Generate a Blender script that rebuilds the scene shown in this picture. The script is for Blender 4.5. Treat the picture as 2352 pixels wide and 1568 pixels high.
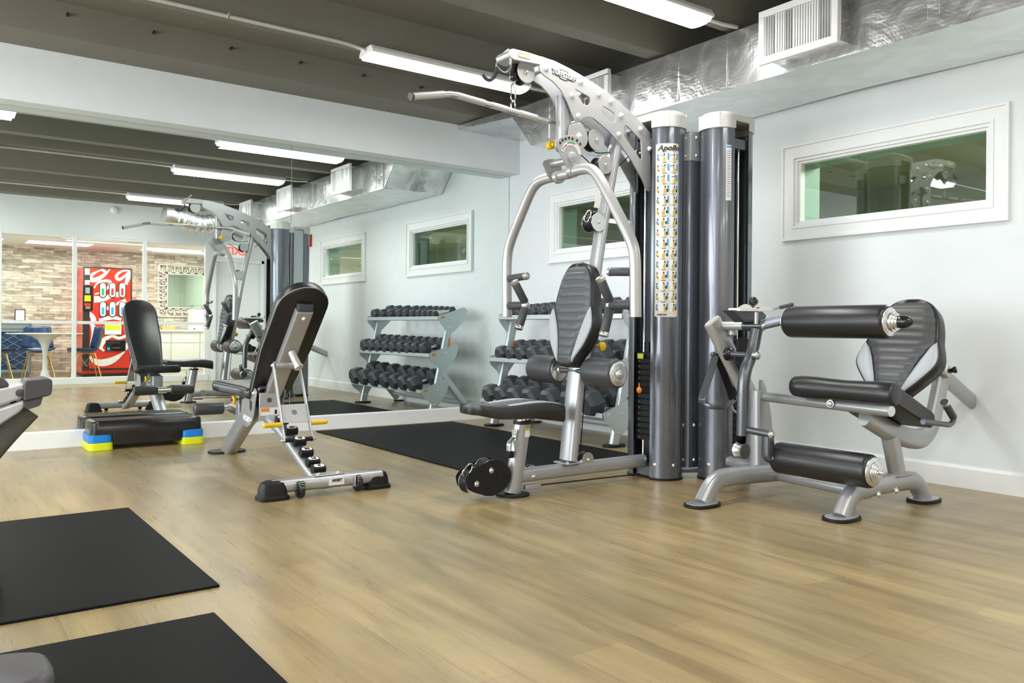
import bpy, bmesh, math, random
from mathutils import Vector, Matrix
random.seed(4)
PI = math.pi
SC = bpy.context.scene
COL = SC.collection
for o in list(bpy.data.objects): bpy.data.objects.remove(o)

# ------------------------------------------------------------------ camera
F_PX, CX, CY, EYE = 1888.257, 1176.0, 754.73, 0.87
yaw, roll = math.radians(36.1246), math.radians(-0.4832)
FW = Vector((math.sin(yaw), math.cos(yaw), 0)); RT = Vector((math.cos(yaw), -math.sin(yaw), 0)); UP = Vector((0, 0, 1))
CAX = RT * math.cos(roll) - UP * math.sin(roll); CAY = RT * math.sin(roll) + UP * math.cos(roll)
EYEP = Vector((0, 0, EYE))
cam = bpy.data.cameras.new('camera'); camo = bpy.data.objects.new('camera', cam); COL.objects.link(camo)
cam.sensor_width = 36; cam.lens = F_PX / 2352 * 36; cam.shift_y = -(784 - CY) / 2352; cam.clip_start = .02
m = Matrix.Identity(4)
for i in range(3): m[i][0] = CAX[i]; m[i][1] = CAY[i]; m[i][2] = -FW[i]; m[i][3] = EYEP[i]
camo.matrix_world = m
SC.camera = camo

# ------------------------------------------------------------------ world, view, lights
w = bpy.data.worlds.new('world'); SC.world = w; w.use_nodes = True
w.node_tree.nodes['Background'].inputs[0].default_value = (.80, .90, 1, 1)
w.node_tree.nodes['Background'].inputs[1].default_value = 1.0
SC.view_settings.view_transform = 'Standard'; SC.view_settings.look = 'None'
SC.view_settings.exposure = -0.42; SC.view_settings.gamma = 1; SC.view_settings.use_curve_mapping = False
def area(name, loc, sx, sy, power, col=(1, 1, 1), rot=(0, 0, 0)):
    l = bpy.data.lights.new(name, 'AREA'); l.shape = 'RECTANGLE'; l.size = sx; l.size_y = sy; l.energy = power; l.color = col
    o = bpy.data.objects.new(name, l); COL.objects.link(o); o.location = loc; o.rotation_euler = rot; return o
YM = 6.598                      # mirror plane
XR = 4.772                      # right wall
ROWS = [(4.97, 2.645), (3.24, 2.645), (0.75, 2.645)]
LX = [(2.41, 3.72), (-0.60, 0.71), (-3.6, -2.3)]
for (yy, zz) in ROWS:
    for (xa, xb) in LX:
        area('fixture_light', ((xa + xb) / 2, yy, zz - .012), xb - xa - .06, .16, 30, (1, .99, .965))
area('window_daylight', (-4.3, 3.2, 1.5), 2.2, 5.5, 470, (.91, .95, 1), (0, -PI / 2, 0))  # added fill lamp outside the unseen left wall, tinted like daylight
for x in (0.2, 1.9, 3.6): area('lobby_light', (x, -1.7, 2.17), .9, .5, 62, (1, .96, .88))
area('next_room_light', (6.3, 2.3, 2.44), 1.2, .2, 200, (1, .98, .9)); area('next_room_light', (6.3, -1.2, 2.44), 1.2, .2, 160, (1, .98, .9))

# pixel-plane helpers used when measuring from the photograph: they give real positions on a known plane
def ray(u, v): return FW + CAX * ((u - CX) / F_PX) - CAY * ((v - CY) / F_PX)
def _on(u, v, ax, val):
    d = ray(u, v); t = (val - EYEP[ax]) / d[ax]; return EYEP + d * t
def onX(u, v, x, mir=False):
    p = _on(u, v, 0, x)
    if mir: p.y = 2 * YM - p.y
    return p
def onY(u, v, y, mir=False):
    p = _on(u, v, 1, 2 * YM - y if mir else y)
    if mir: p.y = y
    return p
def onZ(u, v, z=0, mir=False):
    p = _on(u, v, 2, z)
    if mir: p.y = 2 * YM - p.y
    return p

# ------------------------------------------------------------------ materials
def mat(name, col, rough=.5, metal=0, noise=None, bump=None, spec=None, coat=0, emit=None):
    m = bpy.data.materials.new(name); m.use_nodes = True; nt = m.node_tree; b = nt.nodes['Principled BSDF']
    b.inputs['Base Color'].default_value = (*col, 1); b.inputs['Roughness'].default_value = rough; b.inputs['Metallic'].default_value = metal
    if spec is not None: b.inputs['Specular IOR Level'].default_value = spec
    if coat: b.inputs['Coat Weight'].default_value = coat; b.inputs['Coat Roughness'].default_value = .08
    if emit: b.inputs['Emission Color'].default_value = (*emit[0], 1); b.inputs['Emission Strength'].default_value = emit[1]
    tc = nt.nodes.new('ShaderNodeTexCoord')
    n = nt.nodes.new('ShaderNodeTexNoise'); nt.links.new(tc.outputs['Object'], n.inputs['Vector'])
    n.inputs['Scale'].default_value = noise[0] if noise else 6
    amt = noise[1] if noise else .04
    n.inputs['Detail'].default_value = 4
    mx = nt.nodes.new('ShaderNodeMix'); mx.data_type = 'RGBA'; nt.links.new(n.outputs['Fac'], mx.inputs['Factor'])
    mx.inputs['A'].default_value = (*[max(0, c * (1 - amt)) for c in col], 1); mx.inputs['B'].default_value = (*[min(1, c * (1 + amt)) for c in col], 1)
    nt.links.new(mx.outputs['Result'], b.inputs['Base Color'])
    if bump:
        n2 = nt.nodes.new('ShaderNodeTexNoise'); nt.links.new(tc.outputs['Object'], n2.inputs['Vector']); n2.inputs['Scale'].default_value = bump[0]; n2.inputs['Detail'].default_value = 5
        bp = nt.nodes.new('ShaderNodeBump'); bp.inputs['Strength'].default_value = bump[1]; bp.inputs['Distance'].default_value = bump[2] if len(bump) > 2 else .01
        nt.links.new(n2.outputs['Fac'], bp.inputs['Height']); nt.links.new(bp.outputs['Normal'], b.inputs['Normal'])
    return m
M = {}
M['wall'] = mat('wall_paint', (.755, .80, .815), .6, bump=(180, .05))
M['wall2'] = mat('front_wall_paint', (.76, .80, .80), .6)
M['trim'] = mat('white_trim', (.82, .84, .84), .35)
M['ceil'] = mat('ceiling_taupe', (.185, .176, .140), .55, noise=(2, .12))
M['silver'] = mat('silver_powdercoat', (.43, .44, .455), .33, .55, noise=(400, .05))
M['silver2'] = mat('light_silver_plate', (.46, .46, .458), .38, .45, noise=(400, .04))
M['gun'] = mat('gunmetal_gloss', (.15, .16, .185), .26, .65, coat=.5)
M['gunarm'] = mat('gunmetal_tube', (.13, .14, .155), .28, .7)
M['chrome'] = mat('chrome', (.80, .80, .80), .09, 1)
M['alu'] = mat('brushed_aluminium', (.74, .74, .73), .26, .95, noise=(90, .08))
M['black'] = mat('black_rubber', (.012, .012, .014), .5, spec=.25)
M['blackgl'] = mat('black_plastic_gloss', (.012, .012, .013), .18)
M['leather'] = mat('black_leather', (.016, .016, .018), .34, bump=(160, .12, .002))
M['rib'] = mat('grey_ribbed_vinyl', (.085, .092, .10), .42, bump=(220, .1, .002))
M['ribb'] = mat('brown_grey_ribbed_vinyl', (.085, .088, .09), .40, bump=(220, .1, .002))
M['wing'] = mat('light_grey_vinyl', (.42, .45, .48), .4)
M['foam'] = mat('dark_grey_foam', (.045, .047, .052), .42, bump=(300, .1, .001))
M['grip'] = mat('grip_rubber', (.055, .06, .068), .5)
M['yellow'] = mat('yellow_plastic', (.80, .52, .01), .35)
M['orange'] = mat('orange_plastic', (.8, .26, .02), .4)
M['cream'] = mat('cream_cap', (.60, .60, .57), .35, .15)
M['label'] = mat('white_label', (.82, .82, .80), .4)
M['placard'] = mat('cream_placard', (.68, .66, .58), .4)
M['ink'] = mat('dark_ink', (.02, .018, .015), .5)
M['blueink'] = mat('blue_ink', (.05, .30, .60), .5)
M['skin'] = mat('ochre_ink', (.62, .42, .12), .5)
M['greenink'] = mat('green_ink', (.02, .30, .12), .5)
M['redink'] = mat('red_ink', (.55, .03, .04), .5)
M['orangelab'] = mat('orange_label', (.75, .28, .05), .5)
M['red'] = mat('vending_red', (.72, .03, .012), .25)
M['white'] = mat('white_gloss', (.85, .85, .84), .25)
M['navy'] = mat('navy_plastic', (.015, .045, .13), .3)
M['gold'] = mat('brass_legs', (.72, .50, .20), .22, 1)
M['cab'] = mat('grey_cabinet', (.20, .24, .25), .5)
M['rack'] = mat('rack_grey', (.56, .62, .64), .36, .45)
M['hex'] = mat('rubber_hex', (.055, .062, .068), .42, spec=.4)
M['matfloor'] = mat('rubber_mat', (.010, .0105, .0105), .55, noise=(60, .25), spec=.06)
M['blue'] = mat('step_blue', (.01, .20, .62), .35)
M['lime'] = mat('step_yellow', (.66, .72, .01), .35)
M['duct'] = None
M['treadw'] = mat('machine_white_silver', (.60, .61, .63), .3, .3)
M['treadd'] = mat('machine_dark_grey', (.075, .072, .08), .45)
M['olive'] = mat('olive_grey_leg', (.09, .088, .075), .45)
M['alarmred'] = mat('alarm_red', (.62, .02, .02), .35)
M['jamb'] = mat('next_room_jamb', (.25, .40, .34), .5)
M['nwall'] = mat('next_room_wall', (.26, .31, .25), .6)
M['nceil'] = mat('next_room_ceiling', (.40, .47, .33), .6)
M['lwall'] = mat('lobby_paint', (.88, .87, .83), .6)
M['diff'] = mat('light_diffuser', (.95, .95, .93), .4, emit=((1, .98, .95), 9.0))
M['lobdiff'] = mat('lobby_diffuser', (.95, .95, .93), .4, emit=((1, .97, .9), 2.5))
M['exitw'] = mat('exit_panel', (.85, .78, .76), .4, emit=((1, .9, .88), .35))
M['exitr'] = mat('exit_letters', (.8, .12, .1), .4, emit=((1, .15, .1), .8))

def node_mat(name):
    m = bpy.data.materials.new(name); m.use_nodes = True; nt = m.node_tree
    return m, nt, nt.nodes['Principled BSDF'], (lambda t: nt.nodes.new('ShaderNode' + t)), nt.links.new
# mirror
m, nt, b, N, L = node_mat('mirror_glass'); b.inputs['Base Color'].default_value = (.87, .93, .90, 1); b.inputs['Metallic'].default_value = 1; b.inputs['Roughness'].default_value = 0.0; M['mirror'] = m
m, nt, b, N, L = node_mat('small_mirror'); b.inputs['Base Color'].default_value = (.5, .62, .5, 1); b.inputs['Metallic'].default_value = 1; b.inputs['Roughness'].default_value = 0.03; M['mirror2'] = m
# window glass: clear with reflection
def glassmat(name, tint, ior):
    m, nt, b, N, L = node_mat(name); out = nt.nodes['Material Output']; nt.nodes.remove(b)
    tr = N('BsdfTransparent'); tr.inputs[0].default_value = (*tint, 1); gl = N('BsdfGlossy'); gl.inputs['Roughness'].default_value = 0
    lw = N('LayerWeight'); lw.inputs['Blend'].default_value = .5; pw = N('Math'); pw.operation = 'POWER'; L(lw.outputs['Facing'], pw.inputs[0]); pw.inputs[1].default_value = 4
    ml = N('Math'); ml.operation = 'MULTIPLY_ADD'; L(pw.outputs[0], ml.inputs[0]); ml.inputs[1].default_value = .6; ml.inputs[2].default_value = ior
    mx = N('MixShader'); L(ml.outputs[0], mx.inputs[0]); L(tr.outputs[0], mx.inputs[1]); L(gl.outputs[0], mx.inputs[2]); L(mx.outputs[0], out.inputs[0])
    return m
M['glass'] = glassmat('window_glass', (.80, .88, .82), .13)
M['glass2'] = glassmat('partition_glass', (.97, .985, .97), .025)
# foil duct
def foil(name, col, rough, cross, bstr, lo=.72):
    m, nt, b, N, L = node_mat(name); b.inputs['Metallic'].default_value = .92
    tc = N('TexCoord'); n = N('TexNoise'); n.inputs['Scale'].default_value = 5; n.inputs['Detail'].default_value = 7; n.inputs['Distortion'].default_value = .8; L(tc.outputs['Object'], n.inputs['Vector'])
    wv = N('TexWave'); wv.wave_type = 'BANDS'; wv.bands_direction = 'Z'; wv.inputs['Scale'].default_value = 14; L(tc.outputs['Object'], wv.inputs['Vector'])
    wv2 = N('TexWave'); wv2.wave_type = 'BANDS'; wv2.bands_direction = 'Y'; wv2.inputs['Scale'].default_value = 14; L(tc.outputs['Object'], wv2.inputs['Vector'])
    a1 = N('Math'); a1.operation = 'ADD'; L(wv.outputs['Fac'], a1.inputs[0]); L(wv2.outputs['Fac'], a1.inputs[1])
    a2 = N('Math'); a2.operation = 'MULTIPLY'; L(a1.outputs[0], a2.inputs[0]); a2.inputs[1].default_value = cross
    a3 = N('Math'); a3.operation = 'ADD'; L(a2.outputs[0], a3.inputs[0]); L(n.outputs['Fac'], a3.inputs[1])
    bp = N('Bump'); bp.inputs['Strength'].default_value = bstr; bp.inputs['Distance'].default_value = .03; L(a3.outputs[0], bp.inputs['Height']); L(bp.outputs['Normal'], b.inputs['Normal'])
    cr = N('ValToRGB'); cr.color_ramp.elements[0].color = (*[c * lo for c in col], 1); cr.color_ramp.elements[1].color = (*col, 1); cr.color_ramp.elements[0].position = .35; cr.color_ramp.elements[1].position = .65
    L(n.outputs['Fac'], cr.inputs[0]); L(cr.outputs[0], b.inputs['Base Color']); b.inputs['Roughness'].default_value = rough
    return m
M['duct'] = foil('foil_wrap', (.80, .81, .82), .27, .012, .30)
M['ductb'] = foil('foil_underside', (.84, .87, .87), .5, .0, .05, .90)
# wood plank floor, planks run along Y
m, nt, b, N, L = node_mat('plank_floor')
tc = N('TexCoord'); mp = N('Mapping'); mp.inputs['Rotation'].default_value = (0, 0, PI / 2); L(tc.outputs['Object'], mp.inputs['Vector'])
br = N('TexBrick'); L(mp.outputs[0], br.inputs['Vector']); br.offset = .37; br.inputs['Scale'].default_value = 1; br.inputs['Brick Width'].default_value = 1.22; br.inputs['Row Height'].default_value = .178
br.inputs['Mortar Size'].default_value = .0012; br.inputs['Mortar Smooth'].default_value = .3; br.inputs['Bias'].default_value = 0
br.inputs['Color1'].default_value = (.375, .290, .145, 1); br.inputs['Color2'].default_value = (.300, .230, .118, 1); br.inputs['Mortar'].default_value = (.22, .17, .10, 1)
mp2 = N('Mapping'); mp2.inputs['Scale'].default_value = (26, 1.0, 1); L(tc.outputs['Object'], mp2.inputs['Vector'])
n1 = N('TexNoise'); n1.inputs['Scale'].default_value = 2.6; n1.inputs['Detail'].default_value = 8; n1.inputs['Roughness'].default_value = .68; n1.inputs['Distortion'].default_value = .1; L(mp2.outputs[0], n1.inputs['Vector'])
mp4 = N('Mapping'); mp4.inputs['Scale'].default_value = (7, .9, 1); L(tc.outputs['Object'], mp4.inputs['Vector'])
n4 = N('TexNoise'); n4.inputs['Scale'].default_value = 1.6; n4.inputs['Detail'].default_value = 5; n4.inputs['Distortion'].default_value = .6; L(mp4.outputs[0], n4.inputs['Vector'])
av = N('Mix'); av.data_type = 'FLOAT'; av.inputs[0].default_value = .68; L(n1.outputs['Fac'], av.inputs[2]); L(n4.outputs['Fac'], av.inputs[3])
cr = N('ValToRGB'); cr.color_ramp.elements[0].color = (.68, .65, .60, 1); cr.color_ramp.elements[0].position = .34; cr.color_ramp.elements[1].color = (1.16, 1.15, 1.13, 1); cr.color_ramp.elements[1].position = .66; L(av.outputs[0], cr.inputs[0])
n3 = N('TexNoise'); n3.inputs['Scale'].default_value = 1.3; n3.inputs['Detail'].default_value = 3; L(tc.outputs['Object'], n3.inputs['Vector'])
cr3 = N('ValToRGB'); cr3.color_ramp.elements[0].color = (.86, .87, .86, 1); cr3.color_ramp.elements[1].color = (1.1, 1.08, 1.05, 1); cr3.color_ramp.elements[0].position = .35; cr3.color_ramp.elements[1].position = .65; L(n3.outputs['Fac'], cr3.inputs[0])
mx = N('Mix'); mx.data_type = 'RGBA'; mx.blend_type = 'MULTIPLY'; mx.inputs['Factor'].default_value = 1; L(br.outputs['Color'], mx.inputs['A']); L(cr.outputs[0], mx.inputs['B'])
mx3 = N('Mix'); mx3.data_type = 'RGBA'; mx3.blend_type = 'MULTIPLY'; mx3.inputs['Factor'].default_value = 1; L(mx.outputs['Result'], mx3.inputs['A']); L(cr3.outputs[0], mx3.inputs['B'])
L(mx3.outputs['Result'], b.inputs['Base Color']); b.inputs['Roughness'].default_value = .27
rr = N('MapRange'); L(n1.outputs['Fac'], rr.inputs['Value']); rr.inputs['To Min'].default_value = .22; rr.inputs['To Max'].default_value = .36; L(rr.outputs[0], b.inputs['Roughness'])
M['floor'] = m
# ledger stone
m, nt, b, N, L = node_mat('ledger_stone')
tc = N('TexCoord'); mp = N('Mapping'); mp.inputs['Rotation'].default_value = (PI / 2, 0, 0); L(tc.outputs['Object'], mp.inputs['Vector'])
br = N('TexBrick'); L(mp.outputs[0], br.inputs['Vector']); br.offset = .43; br.squash = .6; br.squash_frequency = 3; br.inputs['Scale'].default_value = 1; br.inputs['Brick Width'].default_value = .30; br.inputs['Row Height'].default_value = .048
br.inputs['Mortar Size'].default_value = .002; br.inputs['Bias'].default_value = -.1
br.inputs['Color1'].default_value = (.78, .72, .64, 1); br.inputs['Color2'].default_value = (.36, .31, .26, 1); br.inputs['Mortar'].default_value = (.12, .10, .08, 1)
n1 = N('TexNoise'); n1.inputs['Scale'].default_value = 9; n1.inputs['Detail'].default_value = 6; mp2 = N('Mapping'); mp2.inputs['Scale'].default_value = (1, 1, 4); L(tc.outputs['Object'], mp2.inputs['Vector']); L(mp2.outputs[0], n1.inputs['Vector'])
cr = N('ValToRGB'); cr.color_ramp.elements[0].color = (.62, .60, .58, 1); cr.color_ramp.elements[1].color = (1.3, 1.28, 1.22, 1); cr.color_ramp.elements[0].position = .3; cr.color_ramp.elements[1].position = .7; L(n1.outputs['Fac'], cr.inputs[0])
mx = N('Mix'); mx.data_type = 'RGBA'; mx.blend_type = 'MULTIPLY'; mx.inputs['Factor'].default_value = 1; L(br.outputs['Color'], mx.inputs['A']); L(cr.outputs[0], mx.inputs['B']); L(mx.outputs['Result'], b.inputs['Base Color']); b.inputs['Roughness'].default_value = .5
bp = N('Bump'); bp.inputs['Strength'].default_value = .5; bp.inputs['Distance'].default_value = .02; L(br.outputs['Color'], bp.inputs['Height']); L(bp.outputs['Normal'], b.inputs['Normal'])
M['stone'] = m

# ------------------------------------------------------------------ object helpers
ROOTLOC = {}
def thing(name, label, cat, loc=(0, 0, 0), group=None, rz=0):
    o = bpy.data.objects.new(name, None); COL.objects.link(o); o.location = loc; o.rotation_euler = (0, 0, rz)
    o.empty_display_size = .1; o['label'] = label; o['category'] = cat
    if group: o['group'] = group
    ROOTLOC[o.name] = Vector(loc); return o
def rootloc(o):
    while o.parent: o = o.parent
    return ROOTLOC.get(o.name, Vector((0, 0, 0)))
def tag(o, label, cat, group=None):
    o['label'] = label; o['category'] = cat
    if group: o['group'] = group
    return o
def V(*a): return Vector(a)
def fillet(pts, r, n=6, closed=False):
    if not r: return pts
    out = []; k = len(pts)
    for i, p in enumerate(pts):
        if not closed and (i == 0 or i == k - 1): out.append(p.copy()); continue
        a = pts[i - 1] - p; c = pts[(i + 1) % k] - p
        ra = min(r, a.length * .48); rc = min(r, c.length * .48)
        A = p + a.normalized() * ra; B = p + c.normalized() * rc
        for j in range(n + 1):
            t = j / n; out.append(A * (1 - t) ** 2 + p * 2 * t * (1 - t) + B * t * t)
    return out
class G:
    def __init__(s): s.bm = bmesh.new(); s.mi = 0
    def _new(s, verts, faces):
        vs = [s.bm.verts.new(v) for v in verts]
        for f in faces:
            try: fc = s.bm.faces.new([vs[i] for i in f]); fc.material_index = s.mi
            except ValueError: pass
        return vs
    def box(s, c, d, rot=None):
        c = Vector(c); x, y, z = [k / 2 for k in d]; R = rot if rot else Matrix.Identity(3)
        vs = [c + R @ Vector((i * x, j * y, k * z)) for i in (-1, 1) for j in (-1, 1) for k in (-1, 1)]
        s._new(vs, [(0, 1, 3, 2), (4, 6, 7, 5), (0, 4, 5, 1), (2, 3, 7, 6), (0, 2, 6, 4), (1, 5, 7, 3)]); return s
    def bb(s, a, b):
        a = Vector(a); b = Vector(b); return s.box((a + b) / 2, [abs(k) for k in (b - a)])
    def tube(s, pts, wd, ht=None, n=16, up=None, fr=0, cap=True, e=2.0, scale=None, closed=False):
        ht = ht or wd; pts = fillet([Vector(p) for p in pts], fr, closed=closed); k = len(pts)
        up = Vector(up).normalized() if up else None; rings = []; prevU = None
        for i, p in enumerate(pts):
            if closed: T = (pts[(i + 1) % k] - pts[i - 1])
            elif i == 0: T = pts[1] - pts[0]
            elif i == k - 1: T = pts[-1] - pts[-2]
            else: T = (pts[i + 1] - p).normalized() + (p - pts[i - 1]).normalized()
            T.normalize()
            if up is not None: U = up - T * up.dot(T)
            elif prevU is not None: U = prevU - T * prevU.dot(T)
            else:
                U = Vector((0, 0, 1)) - T * T.z
                if U.length < .1: U = Vector((1, 0, 0)) - T * T.x
            U.normalize(); prevU = U; W = T.cross(U); sc = scale[i] if scale and len(scale) == k else 1
            r = []
            for j in range(n):
                a = 2 * PI * j / n; ca, sa = math.cos(a), math.sin(a)
                x = math.copysign(abs(ca) ** (2 / e), ca) * wd / 2 * sc; y = math.copysign(abs(sa) ** (2 / e), sa) * ht / 2 * sc
                r.append(s.bm.verts.new(p + W * x + U * y))
            rings.append(r)
        for i in range(k if closed else k - 1):
            a = rings[i]; b = rings[(i + 1) % k]
            for j in range(n):
                f = s.bm.faces.new((a[j], a[(j + 1) % n], b[(j + 1) % n], b[j])); f.material_index = s.mi
        if cap and not closed:
            for rg in (rings[0][::-1], rings[-1]): f = s.bm.faces.new(rg); f.material_index = s.mi
        return s
    def cyl(s, a, b, r, n=20, r2=None):
        a = Vector(a); b = Vector(b); return s.lathe(a, b - a, [(0, r), ((b - a).length, r if r2 is None else r2)], n)
    def lathe(s, o, ax, prof, n=28, cap=True):
        o = Vector(o); ax = Vector(ax).normalized(); U = ax.orthogonal().normalized(); W = ax.cross(U); rings = []
        for (h, r) in prof: rings.append([s.bm.verts.new(o + ax * h + (U * math.cos(2 * PI * j / n) + W * math.sin(2 * PI * j / n)) * max(r, 1e-4)) for j in range(n)])
        for a, b in zip(rings, rings[1:]):
            for j in range(n): f = s.bm.faces.new((a[j], a[(j + 1) % n], b[(j + 1) % n], b[j])); f.material_index = s.mi
        if cap:
            for rg in (rings[0][::-1], rings[-1]): f = s.bm.faces.new(rg); f.material_index = s.mi
        return s
    def sph(s, c, r, n=16, sc=(1, 1, 1)):
        c = Vector(c); prof = []
        rings = []
        for i in range(n // 2 + 1):
            t = PI * i / (n // 2); rings.append([s.bm.verts.new(c + Vector((math.sin(t) * math.cos(2 * PI * j / n) * r * sc[0], math.sin(t) * math.sin(2 * PI * j / n) * r * sc[1], math.cos(t) * r * sc[2]))) for j in range(n)])
        for a, b in zip(rings, rings[1:]):
            for j in range(n): f = s.bm.faces.new((a[j], b[j], b[(j + 1) % n], a[(j + 1) % n])); f.material_index = s.mi
        return s
    def prism(s, pts, vec, fr=0, fn=4):
        pts = fillet([Vector(p) for p in pts], fr, fn, True); vec = Vector(vec); n = len(pts)
        a = [s.bm.verts.new(p) for p in pts]; b = [s.bm.verts.new(p + vec) for p in pts]
        for rg in (a, b[::-1]): f = s.bm.faces.new(rg); f.material_index = s.mi
        for i in range(n): f = s.bm.faces.new((a[i], b[i], b[(i + 1) % n], a[(i + 1) % n])); f.material_index = s.mi
        return s
    def obj(s, name, mt, parent=None, bev=0, seg=2, smooth=True, sub=0, ang=40, label=None):
        bm = s.bm; bmesh.ops.remove_doubles(bm, verts=bm.verts, dist=1e-5); bmesh.ops.recalc_face_normals(bm, faces=bm.faces)
        if parent:
            o0 = rootloc(parent); bmesh.ops.translate(bm, verts=bm.verts, vec=-o0)
        me = bpy.data.meshes.new(name); bm.to_mesh(me); bm.free()
        for q in (mt if isinstance(mt, (list, tuple)) else [mt]): me.materials.append(M[q] if isinstance(q, str) else q)
        o = bpy.data.objects.new(name, me); COL.objects.link(o)
        if parent: o.parent = parent
        if smooth: me.polygons.foreach_set('use_smooth', [True] * len(me.polygons)); me.set_sharp_from_angle(angle=math.radians(ang))
        if bev:
            b = o.modifiers.new('bevel', 'BEVEL'); b.width = bev; b.segments = seg; b.limit_method = 'ANGLE'; b.angle_limit = math.radians(35); b.harden_normals = False
        if sub: q = o.modifiers.new('sub', 'SUBSURF'); q.levels = sub; q.render_levels = sub
        if label: o['label'] = label
        return o
def struct(o): o['kind'] = 'structure'; return o
def curve_mesh(cu):
    t = bpy.data.objects.new('t', cu); COL.objects.link(t); bpy.context.view_layer.update()
    me = bpy.data.meshes.new_from_object(t.evaluated_get(bpy.context.evaluated_depsgraph_get()))
    bpy.data.objects.remove(t); return me
def from_mesh(name, me, mt, parent, bev=0, ang=35):
    if parent: me.transform(Matrix.Translation(-rootloc(parent)))
    me.materials.clear()
    for q in (mt if isinstance(mt, (list, tuple)) else [mt]): me.materials.append(M[q])
    me.name = name; o = bpy.data.objects.new(name, me); COL.objects.link(o)
    if parent: o.parent = parent
    me.polygons.foreach_set('use_smooth', [True] * len(me.polygons)); me.set_sharp_from_angle(angle=math.radians(ang))
    return o
def plate_xz(name, outlines, y, th, mt, parent, fr=0.0, bev=.0015, ro=None):
    """plate in an XZ plane with holes; outlines = lists of (x,z), first is the rim"""
    cu = bpy.data.curves.new(name, 'CURVE'); cu.dimensions = '2D'; cu.fill_mode = 'BOTH'; cu.extrude = th / 2 - bev; cu.bevel_depth = bev; cu.bevel_resolution = 1
    for i, ol in enumerate(outlines):
        pts = fillet([Vector((p[0], p[1], 0)) for p in ol], (ro[i] if ro else fr), 4, True)
        sp = cu.splines.new('POLY'); sp.points.add(len(pts) - 1); sp.use_cyclic_u = True
        for q, p in zip(sp.points, pts): q.co = (p.x, p.y, 0, 1)
    me = curve_mesh(cu); me.transform(Matrix.Translation((0, y, 0)) @ Matrix.Rotation(PI / 2, 4, 'X'))
    return from_mesh(name, me, mt, parent)
def text(name, s, size, mw, mt, parent, ext=.0008, shear=0, bold=0, align='CENTER', sx=1):
    cu = bpy.data.curves.new(name, 'FONT'); cu.body = s; cu.size = size; cu.extrude = ext; cu.shear = shear; cu.offset = bold; cu.align_x = align; cu.align_y = 'CENTER'; cu.resolution_u = 3
    me = curve_mesh(cu); me.transform(Matrix.Scale(sx, 4, (1, 0, 0))); me.transform(mw)
    return from_mesh(name, me, mt, parent)
def frame(o, x, y):            # matrix with local x,y axes in world and origin
    x = Vector(x).normalized(); y = Vector(y); y = (y - x * y.dot(x)).normalized(); z = x.cross(y); m = Matrix.Identity(4)
    for i in range(3): m[i][0] = x[i]; m[i][1] = y[i]; m[i][2] = z[i]; m[i][3] = o[i]
    return m
# ================================================================== ROOM SHELL
XL, YF, YB = -4.2, -0.30, 6.61
struct(G().bb((XL - .1, -3.3, -.06), (9.2, 8.2, 0)).obj('floor', 'floor', smooth=False))
g = G(); g.bb((XL, YF, 2.95), (4.9, 6.8, 3.02))
for (yc, wd, zb) in ((3.93, .14, 2.72), (1.80, .14, 2.72), (3.30, .10, 2.722), (5.03, .10, 2.722), (.80, .10, 2.722)):
    g.prism([(XL, yc - wd / 2, zb), (XL, yc + wd / 2, zb), (XL, yc + wd / 2 + .05, 2.96), (XL, yc - wd / 2 - .05, 2.96)], (4.9 - XL, 0, 0))
g.prism([(XL, 6.06, 2.747), (XL, 6.61, 2.747), (XL, 6.61, 2.96), (XL, 6.0, 2.96)], (4.9 - XL, 0, 0))
g.prism([(XL, YF, 2.70), (XL, -.06, 2.70), (XL, 0.0, 2.96), (XL, YF, 2.96)], (4.9 - XL, 0, 0))
ceiling = struct(g.obj('ceiling', 'ceil', smooth=False))
g = G()
for k in range(12): g.cyl((.30 + k * .525 - 1.6, 6.045, 2.88), (.30 + k * .525 - 1.6, 5.99, 2.88), .009, 10)
o = g.obj('hanger_holes', 'ink', ceiling)
# back wall, header, mirrors
struct(G().bb((XL, YB, 0), (XR + .1, YB + .1, 2.96)).obj('wall_back', 'wall', smooth=False))
struct(G().bb((XL, 6.431, 2.375), (XR, YB, 2.747)).obj('trim_1', 'wall', smooth=False))
struct(G().prism([(XL, 6.588, 0), (XL, YB, 0), (XL, YB, .123), (XL, 6.594, .123), (XL, 6.588, .112)], (XR - XL, 0, 0)).obj('baseboard_back', 'trim', smooth=False))
for i, (a, b_, lab) in enumerate(((XL, 2.534, 'long frameless wall mirror panel left of the vertical seam'), (2.539, 4.765, 'frameless wall mirror panel right of the seam, reaching the corner'))):
    o = G().bb((a, YM, .123), (b_, YM + .010, 2.374)).obj('wall_mirror', 'mirror', smooth=False)
    tag(o, lab, 'mirror', 'mirror panels on the back wall')
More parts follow.
